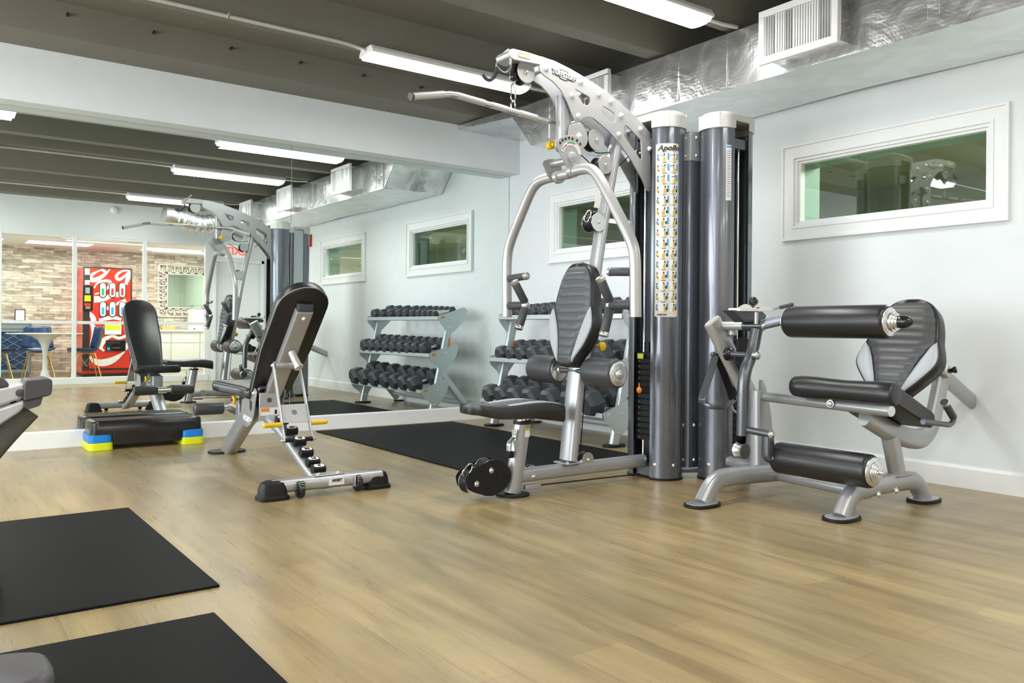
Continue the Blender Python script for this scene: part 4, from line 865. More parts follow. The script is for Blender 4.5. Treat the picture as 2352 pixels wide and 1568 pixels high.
# upper roller with arm
rt = onX(1812, 739, 3.60); rb = onX(2044, 739, 3.60); zu = (rt.z + rb.z) / 2
uarm = G(); uarm.tube([V(XP + .0, YLV - .0, ZP), V(3.60, rt.y + .03, zu + .012), V(3.60, rt.y - .03, zu)], .040, .052, e=5, fr=.03, up=(0, 0, 1)); uarm = uarm.obj('upper_roller_arm', 'gunarm', gym)
ro = roller(rt.y, rb.y, 3.60, zu, .079, uarm, 'shin_roller', 'leather', (1, 0)); G().lathe((3.60, rb.y + .004, zu), (0, -1, 0), [(0, .066), (.008, .066), (.010, .060), (.014, .055)], 32).obj('end_disc', 'alu', ro)
g = G(); g.lathe((3.60, rb.y - .012, zu), (0, -1, 0), [(0, .045), (.012, .045), (.013, .038), (.024, .038), (.025, .030), (.034, .030)], 26); g.obj('stepped_hub', 'alu', ro)
g = G(); g.lathe((3.60, rb.y - .040, zu), (0, -1, 0), [(0, .026), (.012, .030), (.035, .029), (.052, .022), (.064, .012), (.070, .002)], 24); g.obj('bullet_knob', 'blackgl', ro)
# lower roller
lt = onX(1785, 1048, 3.53); lb = onX(2006, 1085, 3.53); zl = (lt.z + lb.z) / 2
la = G(); A1 = onY(1708, 985, YLV); A2 = onX(1772, 998, A1.x)
la.tube([A1, A2], .036, n=18); la.tube([V(A1.x, A2.y + .02, A2.z - .01), V(A1.x, A2.y + .02, zl + .01), V(3.53, lt.y - .02, zl)], .045, .055, e=5, fr=.015, up=(1, 0, 0)); la = la.obj('lower_roller_arm', 'gunarm', lever)
g = G(); bolt(g, A2, (0, -1, 0), .020, .014); g.obj('arm_bolt', 'alu', lever)
lr = roller(lt.y, lb.y, 3.53, zl, .078, gym, 'ankle_roller', 'leather', (1, 0)); G().lathe((3.53, lb.y + .004, zl), (0, -1, 0), [(0, .066), (.008, .066), (.010, .060), (.014, .055)], 32).obj('end_disc', 'alu', lr)
g = G(); g.lathe((3.53, lb.y - .012, zl), (0, -1, 0), [(0, .048), (.005, .048), (.006, .038), (.012, .038), (.013, .030), (.018, .030), (.019, .009), (.024, .009), (.028, .012), (.034, .009), (.035, 0)], 26); g.obj('stepped_hub', 'alu', lr)
pulley(1712, 1036, .040, YLV - .03, YLV + .03, lever, 'gunarm', False, 'alu')
# thigh pad and its tube
tt, tb = onX(1823, 886, 3.56), onX(2060, 907, 3.56)
g = G(); n_ = 14; prof = []
L0 = tt.y - tb.y
for i in range(n_ + 1): s_ = i / n_; prof.append((L0 * s_, .050 + .0035 * math.sin(s_ * PI * 2.2) if 0 < i < n_ else .040))
g.lathe(tt, tb - tt, [(0, .034), (.003, .044), (.012, .050)] + [(L0 * s_, .052 + .003 * math.sin(s_ * 9)) for s_ in (.1, .25, .4, .55, .7, .85)] + [(L0 - .012, .054), (L0 - .003, .048), (L0, .038)], 34)
g.obj('knee_pad', 'leather', gym)
h0, h1 = onX(1735, 908, 3.72), onX(2046, 944, 3.54); g = G(); g.tube([h0, h1], .052, .052, n=20); kt = g.obj('knee_pad_tube', 'silver', gym)
g = G(); g.cyl(h1, h1 + (h1 - h0).normalized() * .004, .024, 20); g.obj('end_cap', 'alu', kt)
for u, v in ((1907, 927), (1972, 934)): g = G(); bolt(g, onX(u, v, 3.565), (-1, -.3, 0), .014, .008); g.obj('tube_bolt', 'alu', kt)
# seat rail, support post
rp = [onY(u, v, YS) for u, v in ((1986, 953), (2052, 996), (2112, 1012), (2137, 986), (2150, 930), (2162, 868))]
g = G(); g.tube(rp, .062, .104, up=(0, -1, 0) if False else None, fr=.12, n=24, e=2.6); rail = g.obj('seat_rail', 'silver', gym, ang=50)
s0, s1 = onY(2064, 1108, y2), onY(2044, 1000, YS); s0.z = .13; g = G(); g.tube([s0, s1], .062, .10, up=(1, 0, 0), n=24, e=2.8); sp2 = g.obj('seat_support_post', 'silver', gym)
G().box((s0.x, y2, .165), (.14, .09, .008)).obj('mounting_plate', 'silver', sp2, bev=.002)
r0, r1 = onY(2135, 835, YS), onY(2233, 922, YS + .03); g = G(); g.tube([r0, r1], .055, .082, n=22, e=2.6, up=(0, 1, 0) if False else None); g.obj('back_slide_tube', 'silver', gym)
g = G(); p = onY(2174, 852, YS - .04); g.box(p, (.05, .03, .06), Matrix.Rotation(.5, 3, 'Y')); sl = g.obj('slide_collar', 'cream', gym, bev=.004); G().lathe(onY(2180, 852, YS - .06), (.3, -1, .3), [(0, .012), (.02, .012), (.022, .018), (.036, .016), (.037, 0)], 14).obj('collar_knob', 'blackgl', sl)
# grab handle beside the seat
hy = YS - .20; hp_ = [onY(u, v, hy) for u, v in ((2120, 968), (2183, 976), (2192, 962), (2170, 925))]
g = G(); g.tube(hp_, .026, fr=.03, n=16); hh = g.obj('grab_handle', 'gunarm', gym)
g = G(); g.tube([hp_[2].lerp(hp_[3], .12), hp_[2].lerp(hp_[3], .92)], .036, n=18); g.obj('handle_grip', 'grip', hh); g = G(); dl = (hp_[3] - hp_[2]).normalized(); g.tube([hp_[2].lerp(hp_[3], .92), hp_[3] + dl * .008], .038, n=18); g.obj('grip_end_cap', 'alu', hh)
# seat cushion
g = G(); g.prism([V(x, YS + .19, z) for x, z in ((3.585, .556), (3.60, .612), (3.66, .616), (3.97, .482), (3.985, .44), (3.95, .408))], (0, -.36, 0), .016); g.obj('seat_cushion', 'leather', gym, bev=.010, seg=3)
# seat back
b0, b1 = onY(2030, 918, YS), onY(2096, 684, YS); Us = b1 - b0
hw2 = [(0, .05), (.02, .072), (.08, .092), (.2, .150), (.33, .205), (.40, .215), (.5, .203), (.585, .186), (.72, .170), (.84, .146), (.92, .116), (.97, .078), (1.0, .02)]
in2 = [(0, .056), (.1, .064), (.2, .078), (.3, .098), (.4, .120), (.5, .150), (.58, .19), (.62, .3), (1, .3)]
N2 = Vector((0, 1, 0)).cross(Us.normalized()); N2 = N2 if N2.x < 0 else -N2
sb2 = contour_pad(gym, 'seat_back', b0, Us, Vector((0, -1, 0)), N2, Us.length, lambda t: max(smooth_tab(hw2, t), .004), lambda t: lerp_tab(in2, t), .075, 12.5, 'ribb', .575)
G().box(b0 + Us * .35 - N2 * .115, (.09, .10, .14), Matrix.Rotation(.12, 3, 'Y')).obj('back_mount', 'silver', sb2, bev=.004)
# ---- strap hanging on a peg of the diagonal tube
pgp = onY(1643, 813, YD + .03)
g = G(); g.cyl(pgp + V(.05, .0, 0), pgp + V(-.02, -.0, 0), .010, 16); g.sph(pgp + V(-.02, 0, 0), .014, 12); g.obj('accessory_peg', 'gunarm', gym)
YK = YD + .05
stp = thing('hanging_strap', 'dark wide loop strap hanging from a peg at the second tower', 'strap', (pgp.x, YK, .6))
g = G(); g.tube([onY(u, v, YK) for u, v in ((1645, 810), (1634, 850), (1612, 914), (1613, 925))], .050, .006, up=(1, 0, .5), e=6, n=16, fr=.04); g.obj('left_band', 'gunarm', stp)
g = G(); g.tube([onY(u, v, YK) for u, v in ((1645, 810), (1660, 850), (1680, 905), (1682, 918))], .052, .006, up=(1, 0, -.4), e=6, n=16, fr=.04); g.obj('right_band', 'black', stp)
g = G(); g.tube([onY(u, v, y) for u, v, y in ((1609, 918, YK + .03), (1620, 930, YK - .01), (1640, 935, YK - .05), (1662, 933, YK - .06), (1682, 924, YK - .03), (1698, 908, YK + .02))], .010, .030, up=(0, 0, 1), n=14, fr=.05); g.obj('bottom_loop', 'gunarm', stp)
g = G(); g.tube([onY(u, v, YK - .03) for u, v in ((1680, 930), (1684, 942), (1694, 948), (1697, 960))], .012, n=10, fr=.01); g.obj('snap_hook', 'chrome', stp)
# ---- lat bar hanging from the arch
clip = V(2.535, 3.48, 2.009)
bar = thing('pulldown_bar', 'long silver angled bar hanging by a clip under the gym arch', 'bar', tuple(clip))
L1 = V(1.872, 3.365, 1.946); bend, _dm = V(2.085, 3.402, 2.013), 0
bd = (V(2.535, 3.48, 0) - V(1.872, 3.365, 0)).normalized()
pts = [L1, V(2.105, 3.405, 2.008), clip, clip + bd * .435 + V(0, 0, -.001), clip + bd * .665 + V(0, 0, -.063)]
g = G(); g.tube(pts, .030, fr=.03, n=20); g.obj('bar_tube', 'alu', bar)
for a, b_ in ((L1, L1.lerp(pts[1], .80)), (pts[4], pts[4].lerp(pts[3], .80)), (clip - bd * .40, clip - bd * .21), (clip - bd * .16, clip - bd * .05), (clip + bd * .05, clip + bd * .18)): g = G(); g.tube([a, b_], .0335, n=22); g.obj('knurled_sleeve', 'cream', bar)
g = G(); d_ = (pts[0] - pts[1]).normalized(); g.tube([L1 + d_ * .001, L1 + d_ * .014], .036, n=20); g.obj('rubber_end_cap', 'grip', bar)
g = G(); d_ = (pts[4] - pts[3]).normalized(); g.tube([pts[4] + d_ * .001, pts[4] + d_ * .014], .036, n=20); g.obj('rubber_end_cap', 'grip', bar)
g = G(); g.tube([clip + V(-.012, 0, .012), clip + V(-.014, 0, .04), clip + V(0, 0, .055), clip + V(.014, 0, .04), clip + V(.012, 0, .012)], .009, fr=.01, n=10); g.obj('centre_eye', 'chrome', bar)
zt_ = onY(1181, 190, 3.48).z; x_t = onY(1181, 190, 3.48).x; ck = V((clip.x + x_t) / 2, 3.48, 0)
z0 = clip.z + .045
g = G(); g.tube([V(clip.x, 3.48, z0), V(clip.x - .016, 3.48, z0 + .02), V(clip.x - .010, 3.48, z0 + .10), V(clip.x + .010, 3.48, z0 + .10), V(clip.x + .016, 3.48, z0 + .02)], .007, fr=.012, n=10, closed=True); g.obj('snap_clip', 'chrome', bar)
g = G(); za = z0 + .09; n_l = 3; hgt = (zt_ - za + .01) / n_l
for i in range(n_l):
    zc = za + hgt * (i + .5); c_ = V(clip.x + (x_t - clip.x) * (i + .5) / n_l, 3.48, zc); w2 = .010; ax = V(1, 0, 0) if i % 2 else V(0, 1, 0)
    g.tube([c_ + ax * w2 + V(0, 0, hgt * .4), c_ + ax * w2 - V(0, 0, hgt * .4), c_ - ax * w2 - V(0, 0, hgt * .4), c_ - ax * w2 + V(0, 0, hgt * .4)], .006, fr=.010, n=8, closed=True)
g.obj('chain_links', 'chrome', bar)
# ================================================================== ADJUSTABLE BENCH
XB = 1.768
bench = thing('adjustable_bench', 'black padded adjustable weight bench with raised back and silver frame', 'weight bench', (XB, 4.9, 0))
# rear stabiliser bar across the floor, parallel to the mirror (Y about 4.06)
YR = 4.06
g = G(); g.tube([(1.47, YR, .062), (2.07, YR - .01, .062)], .085, .066, up=(0, 0, 1), e=3, n=22); stb = g.obj('rear_stabiliser', 'silver', bench)
for x, s_ in ((1.43, -1), (2.09, 1)):
    g = G(); lay = []
    for ix, iy, z in ((.0, .0, .002), (.0, .0, .016), (.010, .008, .024), (.014, .012, .060), (.024, .020, .084), (.050, .038, .094)):
        n = 32; lay.append([g.bm.verts.new((x - s_ * .045 + math.copysign(abs(math.cos(2 * PI * i / n)) ** .5, math.cos(2 * PI * i / n)) * (.078 - ix), YR + math.copysign(abs(math.sin(2 * PI * i / n)) ** .5, math.sin(2 * PI * i / n)) * (.066 - iy), z)) for i in range(n)])
    for a, b_ in zip(lay, lay[1:]):
        for i in range(32): g.bm.faces.new((a[i], a[(i + 1) % 32], b_[(i + 1) % 32], b_[i]))
    g.bm.faces.new(lay[0][::-1]); g.bm.faces.new(lay[-1]); g.obj('rubber_foot', 'black', stb, ang=35)
    xx = x - s_ * .17
    g = G(); g.lathe((xx - .016, YR - .050, .044), (1, 0, 0), [(0, .036), (.004, .042), (.028, .042), (.032, .036)], 26); w_l = g.obj('transport_wheel', 'blackgl', stb)
    g = G(); g.box((xx - .021 * s_, YR - .045, .058), (.005, .050, .060)); g.obj('wheel_bracket', 'silver', w_l, bev=.002)
for i, (zz) in enumerate((0,)): G().box((1.80, YR - .0485, .066), (.085, .003, .040)).obj('maker_label', 'label', stb); text('maker_lettering', 'HOIST', .019, frame(V(1.80, YR - .0506, .070), (1, 0, 0), (0, 0, 1)), 'ink', stb, bold=.001, shear=.3)
g = G(); g.prism([(XB - .085, YR - .03, .094), (XB + .085, YR - .03, .094), (XB + .06, YR + .05, .094), (XB - .06, YR + .05, .094)], (0, 0, .007)); g.obj('mounting_plate', 'silver', stb, bev=.002)
for x in (XB - .05, XB + .06): g = G(); bolt(g, (x, YR - .005, .101), (0, 0, 1), .011); g.obj('mount_bolt', 'alu', stb)
# spine: rises from the rear bar to below the seat
SPY = [(4.08, .045), (4.20, .060), (4.37, .127), (4.60, .224), (4.74, .270), (5.06, .345), (5.30, .43)]
g = G(); g.tube([V(XB, y, z) for y, z in SPY], .078, .056, up=(0, 0, 1), e=3.5, n=22, fr=.08); spine = g.obj('spine_beam', 'silver', bench)
snrm, sdir = V(0, -.37, .93).normalized(), V(0, .93, .37).normalized()
STP = [('0', 4.177, .108), ('15', 4.254, .136), ('30', 4.347, .176), ('45', 4.450, .224), ('60', 4.576, .272), ('75', 4.72, .318)]
for s_, y, z in STP:
    c_ = V(XB, y, z)
    g = G(); g.tube([c_ + V(-.036, 0, 0), c_ + V(.036, 0, 0)], .052, .046, up=snrm, e=3.2, n=20); st_ = g.obj('angle_stop', 'black', bench, bev=.004)
    fc = frame(c_ + snrm * .0235 - sdir * .003, (1, 0, 0), sdir)
    g = G(); o_ = [fc @ Vector((.029 * math.copysign(abs(math.cos(a)) ** .6, math.cos(a)), .015 * math.copysign(abs(math.sin(a)) ** .8, math.sin(a)), 0)) for a in [2 * PI * i / 24 for i in range(24)]]; g.prism(o_, snrm * .001); g.obj('number_plate', 'white', st_, smooth=False)
    text('angle_number', s_, .027, fc @ Matrix.Translation((0, 0, .0018)), 'ink', st_, bold=.0013, sx=1.1)
# back pad
PB, PT = V(XB + .022, 5.005, .425), V(XB + .037, 4.40, 1.085)      # centre line of pad front-bottom and top (rear face side)
Ud = (PT - PB); Lp = Ud.length; Ud.normalize(); Nd = V(0, Ud.z, -Ud.y).normalized()   # Nd points to the front (mirror side)
def backpad():
    n = 30; ring = lambda ins, dep: [PB + Ud * (min(max(t, ins), Lp - ins)) + V(1, 0, 0) * max(h - ins, .004) * s_ + Nd * dep for s_, rng in ((1, range(n + 1)), (-1, range(n, -1, -1))) for t, h in [pr(i / n) for i in rng]]
    def pr(q):
        q = .5 - .5 * math.cos(PI * q); t = Lp * q
        w_ = .118 + .035 * min(q / .45, 1)                         # narrower at the bottom
        if t < .05: w_ *= (1 - (1 - t / .05) ** 2) ** .5
        R_ = .15
        if t > Lp - R_: w_ *= max(1 - ((t - (Lp - R_)) / R_) ** 2, 0) ** .5
        return t, w_
    g = G(); lay = []
    for ins, dep in ((.012, 0), (.003, .004), (0, .020), (0, .050), (.006, .064), (.022, .072)): lay.append([g.bm.verts.new(p) for p in ring(ins, dep)])
    for a, b_ in zip(lay, lay[1:]):
        k = len(a)
        for i in range(k): g.bm.faces.new((a[i], a[(i + 1) % k], b_[(i + 1) % k], b_[i]))
    g.bm.faces.new(lay[0][::-1]); g.bm.faces.new(lay[-1]); o = g.obj('back_pad', 'leather', bench, ang=50)
    g = G(); rg = ring(.002, .010); rg = [p + (p - (PB + Ud * Lp * .5)).normalized() * .0015 for p in rg]; g.tube(rg, .004, n=6, closed=True); g.obj('piping', 'wing', o)
    return o
bp = backpad()
# support channel behind the pad
g = G(); a0, a1 = PB + Ud * .03 - Nd * .026, PB + Ud * (Lp - .14) - Nd * .026
g.tube([a0, a1], .098, .050, up=Nd, e=9, n=28); ch = g.obj('back_support_channel', 'silver2', bench, bev=.002)
g = G(); q = a1 + Ud * .002; g.tube([q, q + Ud * .032 + Nd * .018], .092, .038, up=Nd, e=8, n=20); g.obj('channel_end_cap', 'grip', ch)
g = G(); bolt(g, PB + Ud * (Lp - .18) - Nd * .051, -Nd, .010); g.obj('channel_bolt', 'white', ch)
q = PB + Ud * (Lp * .50) - Nd * .05 + V(.005, 0, 0); g = G(); e_ = q - Nd * .075 + V(.02, 0, -.03); g.tube([q, e_], .046, n=20); kb = g.obj('lift_handle_peg', 'silver2', ch); G().tube([e_, e_ + (e_ - q).normalized() * .012], .055, n=20).obj('peg_collar', 'alu', kb)
# cross tube and the two long links to the 45 stop
q = PB + Ud * (Lp * .385) - Nd * .055
g = G(); g.cyl(q - V(.072, 0, 0), q + V(.072, 0, 0), .024, 20); g.obj('link_cross_tube', 'silver2', ch)
base45 = V(XB, 4.455, .235)
for s_ in (-1, 1):
    a = q + V(s_ * .080, 0, .012); b_ = base45 + V(s_ * .082, 0, -.012)
    g = G(); g.tube([a, b_], .006, .032, up=(0, 1, 0), e=7, n=14); lk_ = g.obj('adjustment_link', 'silver2', bench)
    g = G(); bolt(g, a + V(s_ * .003, 0, -.012), (s_, 0, 0), .012); bolt(g, b_ + V(s_ * .003, 0, .012), (s_, 0, 0), .011, .02); g.obj('link_bolts', 'alu', lk_)
    c_ = a.lerp(b_, .78); g = G(); g.tube([c_, c_ + V(s_ * .10, 0, 0)], .028, n=16, e=2); g.lathe(c_ + V(s_ * .10, 0, 0), (s_, 0, 0), [(0, .014), (.006, .012), (.011, .006), (.012, 0)], 14); g.obj('yellow_lift_grip', 'yellow', lk_)
g = G(); g.cyl(base45 - V(.08, 0, 0), base45 + V(.08, 0, 0), .013, 14); g.obj('catch_bar', 'black', bench)
# carriage plate between the links
c0 = q.lerp(base45, .54); c1 = q.lerp(base45, .78); dirc = (c1 - c0).normalized(); nc = V(0, -dirc.z, dirc.y); nc = nc if nc.y < 0 else -nc
g = G(); g.prism([c0 + V(-.074, 0, 0), c0 + V(.074, 0, 0), c1 + V(.074, 0, 0), c1 + V(-.074, 0, 0)], nc * .004); cp = g.obj('link_plate', 'silver2', bench, bev=.001)
g = G(); m_ = c0.lerp(c1, .45) + nc * .004; g.lathe(m_, nc, [(0, .016), (.001, .016), (.0012, 0)], 20); g.obj('plate_plug', 'gunarm', cp)
# pivot carrier: side plates, rear plate with warning label
for s_ in (-1, 1):
    pl_ = [(4.90, .475), (4.93, .500), (5.00, .49), (5.055, .43), (5.17, .415), (5.185, .33), (5.14, .262), (5.08, .245), (5.00, .27), (4.95, .33), (4.93, .40)]
    hole_ = [(4.975, .41), (5.025, .425), (5.02, .37), (5.0, .35), (4.98, .37)]
    g = G(); x_ = XB + s_ * .085; cu = [V(x_, y, z) for y, z in pl_]; g.prism(cu, (.006 * s_, 0, 0), .015)
    sdp = g.obj('pivot_side_plate', 'silver', bench, bev=.001)
    if s_ < 0:
        text('plate_lettering', 'HOIST', .046, frame(V(x_ - .0075, 5.075, .300), (0, -.97, -.12), (0, -.12, .97)), 'label', sdp, bold=.002, shear=.2)
    g = G(); bolt(g, (x_ + .006 * s_, 4.95, .465), (s_, 0, 0), .013); bolt(g, (x_ + .006 * s_, 5.0, .295), (s_, 0, 0), .010); g.obj('plate_bolts', 'alu', sdp)
    g = G(); g.prism([V(x_ + .0065 * s_ + (.0 if s_ > 0 else -.0), y, z) for y, z in hole_], (.0006 * s_, 0, 0), .008); g.obj('plate_cutout', 'ink', sdp)
g = G(); g.box((XB - .01, 4.905, .385), (.125, .010, .17)); rp_ = g.obj('rear_cover_plate', 'silver2', bench, bev=.003)
g = G(); g.lathe((XB - .012, 4.899, .425), (0, -1, 0), [(0, .015), (.0012, .015), (.0015, 0)], 20); g.obj('cover_plug', 'gunarm', rp_)
G().box((XB - .01, 4.8985, .355), (.112, .002, .048)).obj('warning_label', 'label', rp_); G().box((XB - .038, 4.897, .366), (.052, .0015, .022)).obj('warning_band', 'orangelab', rp_)
g = G(); g.box((XB + .028, 4.897, .352), (.014, .0015, .026)); g.obj('warning_icon', 'ink', rp_)
g = G(); g.tube([(XB - .07, 4.93, .47), (XB - .065, 4.92, .50), (XB + .065, 4.92, .50), (XB + .07, 4.93, .47)], .020, .020, fr=.02, e=4); g.obj('carry_handle', 'gunarm', bench)
# front leg, foot
g = G(); g.tube([V(XB, 5.10, .33), V(XB, 5.36, .30), V(XB, 5.60, .14), V(XB + .0, 5.74, .025)], .080, .095, up=(0, 0, 1), fr=.16, n=24, e=2.8) if False else g.tube([V(XB, 5.16, .33), V(XB, 5.30, .30), V(XB, 5.73, .018)], .095, .120, up=(0, .6, 1), fr=.14, n=24, e=3); fl = g.obj('front_leg', 'silver', bench, ang=50)
ellpad((XB, 5.76), .125, .085, 0, 0, .014).obj('front_foot_pad', 'black', fl, bev=.003)
g = G(); c_ = V(XB - .044, 5.56, .135); R_ = Matrix.Rotation(-.58, 3, 'X'); g.box(c_, (.004, .07, .045), R_); g.obj('leg_slot_plate', 'silver2', fl, bev=.002)
# seat
g = G(); seat = seatpad(bench, 5.0, 5.5, 0, .50, .50, .0, .0, .0, .0) if False else None
def benchseat():
    n = 24; g = G(); lay = []
    def rg(f, ins, dz):
        r_ = []
        for s_ in (1, -1):
            for i in (range(n + 1) if s_ == 1 else range(n, -1, -1)):
                t = .5 - .5 * math.cos(PI * i / n); y = 4.99 + .50 * t; w_ = .118 + .092 * max(0, (t - .25) / .75) ** 1.2
                if t > .90: w_ *= max(1 - ((t - .90) / .10) ** 2, 0) ** .35
                if t < .04: w_ *= .9
                w_ = max(w_ - ins, .005); y = min(max(y, 4.99 + ins), 5.49 - ins); z = .495 + .030 * t - .004
                r_.append(g.bm.verts.new((XB + s_ * w_, y, z - .068 * f + dz)))
        return r_
    for f, ins, dz in ((1, .02, 0), (.85, .004, 0), (.4, 0, 0), (.12, .006, 0), (0, .024, 0)): lay.append(rg(f, ins, dz))
    for a, b_ in zip(lay, lay[1:]):
        k = len(a)
        for i in range(k): g.bm.faces.new((a[i], a[(i + 1) % k], b_[(i + 1) % k], b_[i]))
    g.bm.faces.new(lay[0][::-1]); top = lay[-1]; m_ = n + 1
    for i in range(n): g.bm.faces.new((top[i], top[i + 1], top[2 * m_ - 2 - i], top[2 * m_ - 1 - i]))
    return g.obj('seat_pad', 'leather', bench, ang=50)
benchseat()
g = G(); g.tube([(XB, 5.22, .33), (XB, 5.25, .44)], .06, .06, e=5); g.obj('seat_post', 'silver', bench)
g = G(); g.prism([V(XB - .055, 5.17, .43), V(XB - .055, 5.42, .43), V(XB - .055, 5.42, .19), V(XB - .055, 5.38, .12), V(XB - .055, 5.34, .20), V(XB - .055, 5.28, .30)], (.110, 0, 0)) if False else g.bb((XB - .042, 5.38, .20), (XB + .042, 5.45, .425)); g.obj('roller_upright', 'silver', bench, bev=.004)
g = G(); g.lathe((XB - .052, 5.36, .395), (-1, 0, 0), [(0, .010), (.02, .010), (.022, .026), (.034, .027), (.040, .020), (.041, 0)], 20); yk = g.obj('yellow_adjustment_knob', 'yellow', bench); G().box((XB - .0945, 5.36, .395), (.003, .028, .020)).obj('knob_emblem', 'ink', yk)
g = G(); g.tube([V(XB, 5.42, .30), V(XB, 5.66, .315)], .052, .058, e=6, up=(0, 0, 1)); gx = g.obj('roller_arm', 'alu', bench); G().cyl((XB - .06, 5.67, .315), (XB + .06, 5.67, .315), .020, 18).obj('roller_hub', 'chrome', gx)
for s_ in (-1, 1): g = G(); g.lathe((XB + s_ * .055, 5.67, .315), (s_, 0, 0), [(0, .030), (.003, .038), (.012, .041), (.175, .041), (.188, .036), (.192, .026)], 28); g.obj('foam_roller', 'foam', gx)
# ================================================================== AEROBIC STEP
stp2 = thing('aerobic_step', 'black step platform on blue and yellow risers against the mirror wall', 'exercise step', (1.37, 6.43, 0))
def stepbody(x0, x1, y0, y1, z0, z1, flare, r):
    n = 6; 
    def rr(ins, z):
        a, b_, c, d = x0 + ins, x1 - ins, y0 + ins * .6, y1 - ins * .6
        return fillet([V(a, c, z), V(b_, c, z), V(b_, d, z), V(a, d, z)], r, 6, True)
    return rr
rr = stepbody(.985, 1.765, 6.275, 6.575, 0, .2, 0, .055)
g = G(); lay = [[g.bm.verts.new(p) for p in rr(i, z)] for i, z in ((.012, .105), (.012, .11), (.018, .190), (.026, .199), (.042, .202), (.046, .199))]
for a, b_ in zip(lay, lay[1:]):
    k = len(a)
    for i in range(k): g.bm.faces.new((a[i], a[(i + 1) % k], b_[(i + 1) % k], b_[i]))
g.bm.faces.new(lay[-1]); g.bm.faces.new(lay[0][::-1]); plat = g.obj('platform', 'blackgl', stp2, ang=30)
G().bb((1.145, 6.288, .035), (1.60, 6.30, .108)).obj('front_skirt', 'blackgl', stp2, bev=.002)
G().bb((1.05, 6.33, .1995), (1.70, 6.54, .2025)).obj('grip_surface', 'black', plat, bev=.001)
G().bb((1.25, 6.44, .2025), (1.43, 6.452, .2031)).obj('surface_print', 'orangelab', plat)
for x0, x1 in ((.985, 1.145), (1.60, 1.765)):
    for z0, z1, mt in ((.0, .052, 'lime'), (.052, .108, 'blue')):
        ins = 0 if mt == 'lime' else .004
        g = G(); q = fillet([V(x0 + ins, 6.275 + ins, z0), V(x1 - ins, 6.275 + ins, z0), V(x1 - ins, 6.575 - ins, z0), V(x0 + ins, 6.575 - ins, z0)], .045 if True else 0, 6, True); g.prism(q, (0, 0, z1 - z0)); g.obj('yellow_riser' if mt == 'lime' else 'blue_riser', mt, stp2, bev=.003, label='yellow riser block' if mt == 'lime' else 'blue riser block')
# ================================================================== DUMBBELL RACK
rack = thing('dumbbell_rack', 'grey three-tier dumbbell rack against the right wall beside the mirror', 'rack', (4.4, 5.27, 0))
FY = (4.49, 6.05)
for y in FY:
    s_ = 1 if y > 5 else -1
    g = G(); g.tube([(4.225, y, .012), (4.45, y, 1.02)], .050, .080, up=(1, 0, -.2), e=4, n=20); up_ = g.obj('upright', 'rack', rack, bev=.002)
    g = G(); g.tube([(4.451, y, 1.021), (4.452, y, 1.026)], .048, .078, up=(1, 0, -.2), e=4, n=20); g.obj('upright_cap', 'black', up_)
    ellpad((4.225, y), .095, .060, 0, 0, .016).obj('rubber_foot', 'black', up_, bev=.003)
    g = G(); g.tube([(4.33, y, .42), (4.672, y, .030)], .045, .070, up=(1, 0, .8), e=4, n=18); g.obj('rear_strut', 'rack', rack); ellpad((4.690, y), .055, .05, 0, 0, .014).obj('rubber_foot', 'black', rack, bev=.003)
    g = G()
    for z in (.10, .24, .50, .62, .88, .97):
        x = 4.225 + .2232 * z; bolt(g, (x, y - .026, z), (0, -1, 0), .009, .008)
        bolt(g, (x, y + .026, z), (0, 1, 0), .009, .008)
    g.obj('upright_bolts', 'alu', up_)
    g = G(); x = 4.225 + .2232 * .76; g.box((x + .012, y + .0265, .72), (.022, .001, .10), Matrix.Rotation(.2, 3, 'Y')); g.box((x + .012, y - .0265, .72), (.022, .001, .10), Matrix.Rotation(.2, 3, 'Y')); g.obj('warning_sticker', 'orangelab', up_)
TI = [(4.085, .225, 4.375, .315), (4.175, .585, 4.480, .665), (4.275, .960, 4.585, 1.035)]
for k, (xf, zf, xb, zb_) in enumerate(TI):
    tr = G(); th = .004
    tr.prism([V(xf, FY[0] - .02, zf + .03), V(xf, FY[0] - .02, zf - .005), V(xf + .02, FY[0] - .02, zf - .012), V(xb, FY[0] - .02, zb_ - .012), V(xb, FY[0] - .02, zb_ + .012), V(xb - .006, FY[0] - .02, zb_ - .002), V(xf + .018, FY[0] - .02, zf - .004), V(xf + .006, FY[0] - .02, zf + .028)], (0, FY[1] - FY[0] + .04, 0)); tray = tr.obj('shelf_tray', 'rack', rack)
    for y in (FY[0] - .030, FY[1] + .022):
        g = G(); xu = 4.225 + .2232 * (zf - .12)
        g.prism([V(xf, y, zf + .035), V(xf + .07, y, zf + .050), V(xb + .0, y, zb_ + .052), V(xb + .045, y, zb_ + .025), V(xb + .02, y, zb_ - .07), V(xu + .05, y, zf - .13), V(xu - .03, y, zf - .15), V(xu - .055, y, zf - .10), V(xf + .02, y, zf - .035)], (0, .004, 0), .02); ep = g.obj('tray_end_plate', 'rack', tray)
        g = G(); c_ = V(xf + .055, y + (-.0006 if y < 5 else .0046), zf + .018); g.box(c_, (.042, .0008, .022), Matrix.Rotation(-.28, 3, 'Y')); g.box(c_ + V(.008, 0, .007), (.030, .0012, .007), Matrix.Rotation(-.28, 3, 'Y')) if False else None; g.obj('tray_sticker', 'orangelab' if y > 5 else 'label', ep)
G().tube([(4.62, FY[0], .10), (4.62, FY[1], .10)], .045, .045, e=4).obj('floor_crossbar', 'rack', rack)
ORD = ['first', 'second', 'third', 'fourth', 'fifth', 'sixth', 'seventh', 'eighth', 'ninth', 'tenth']
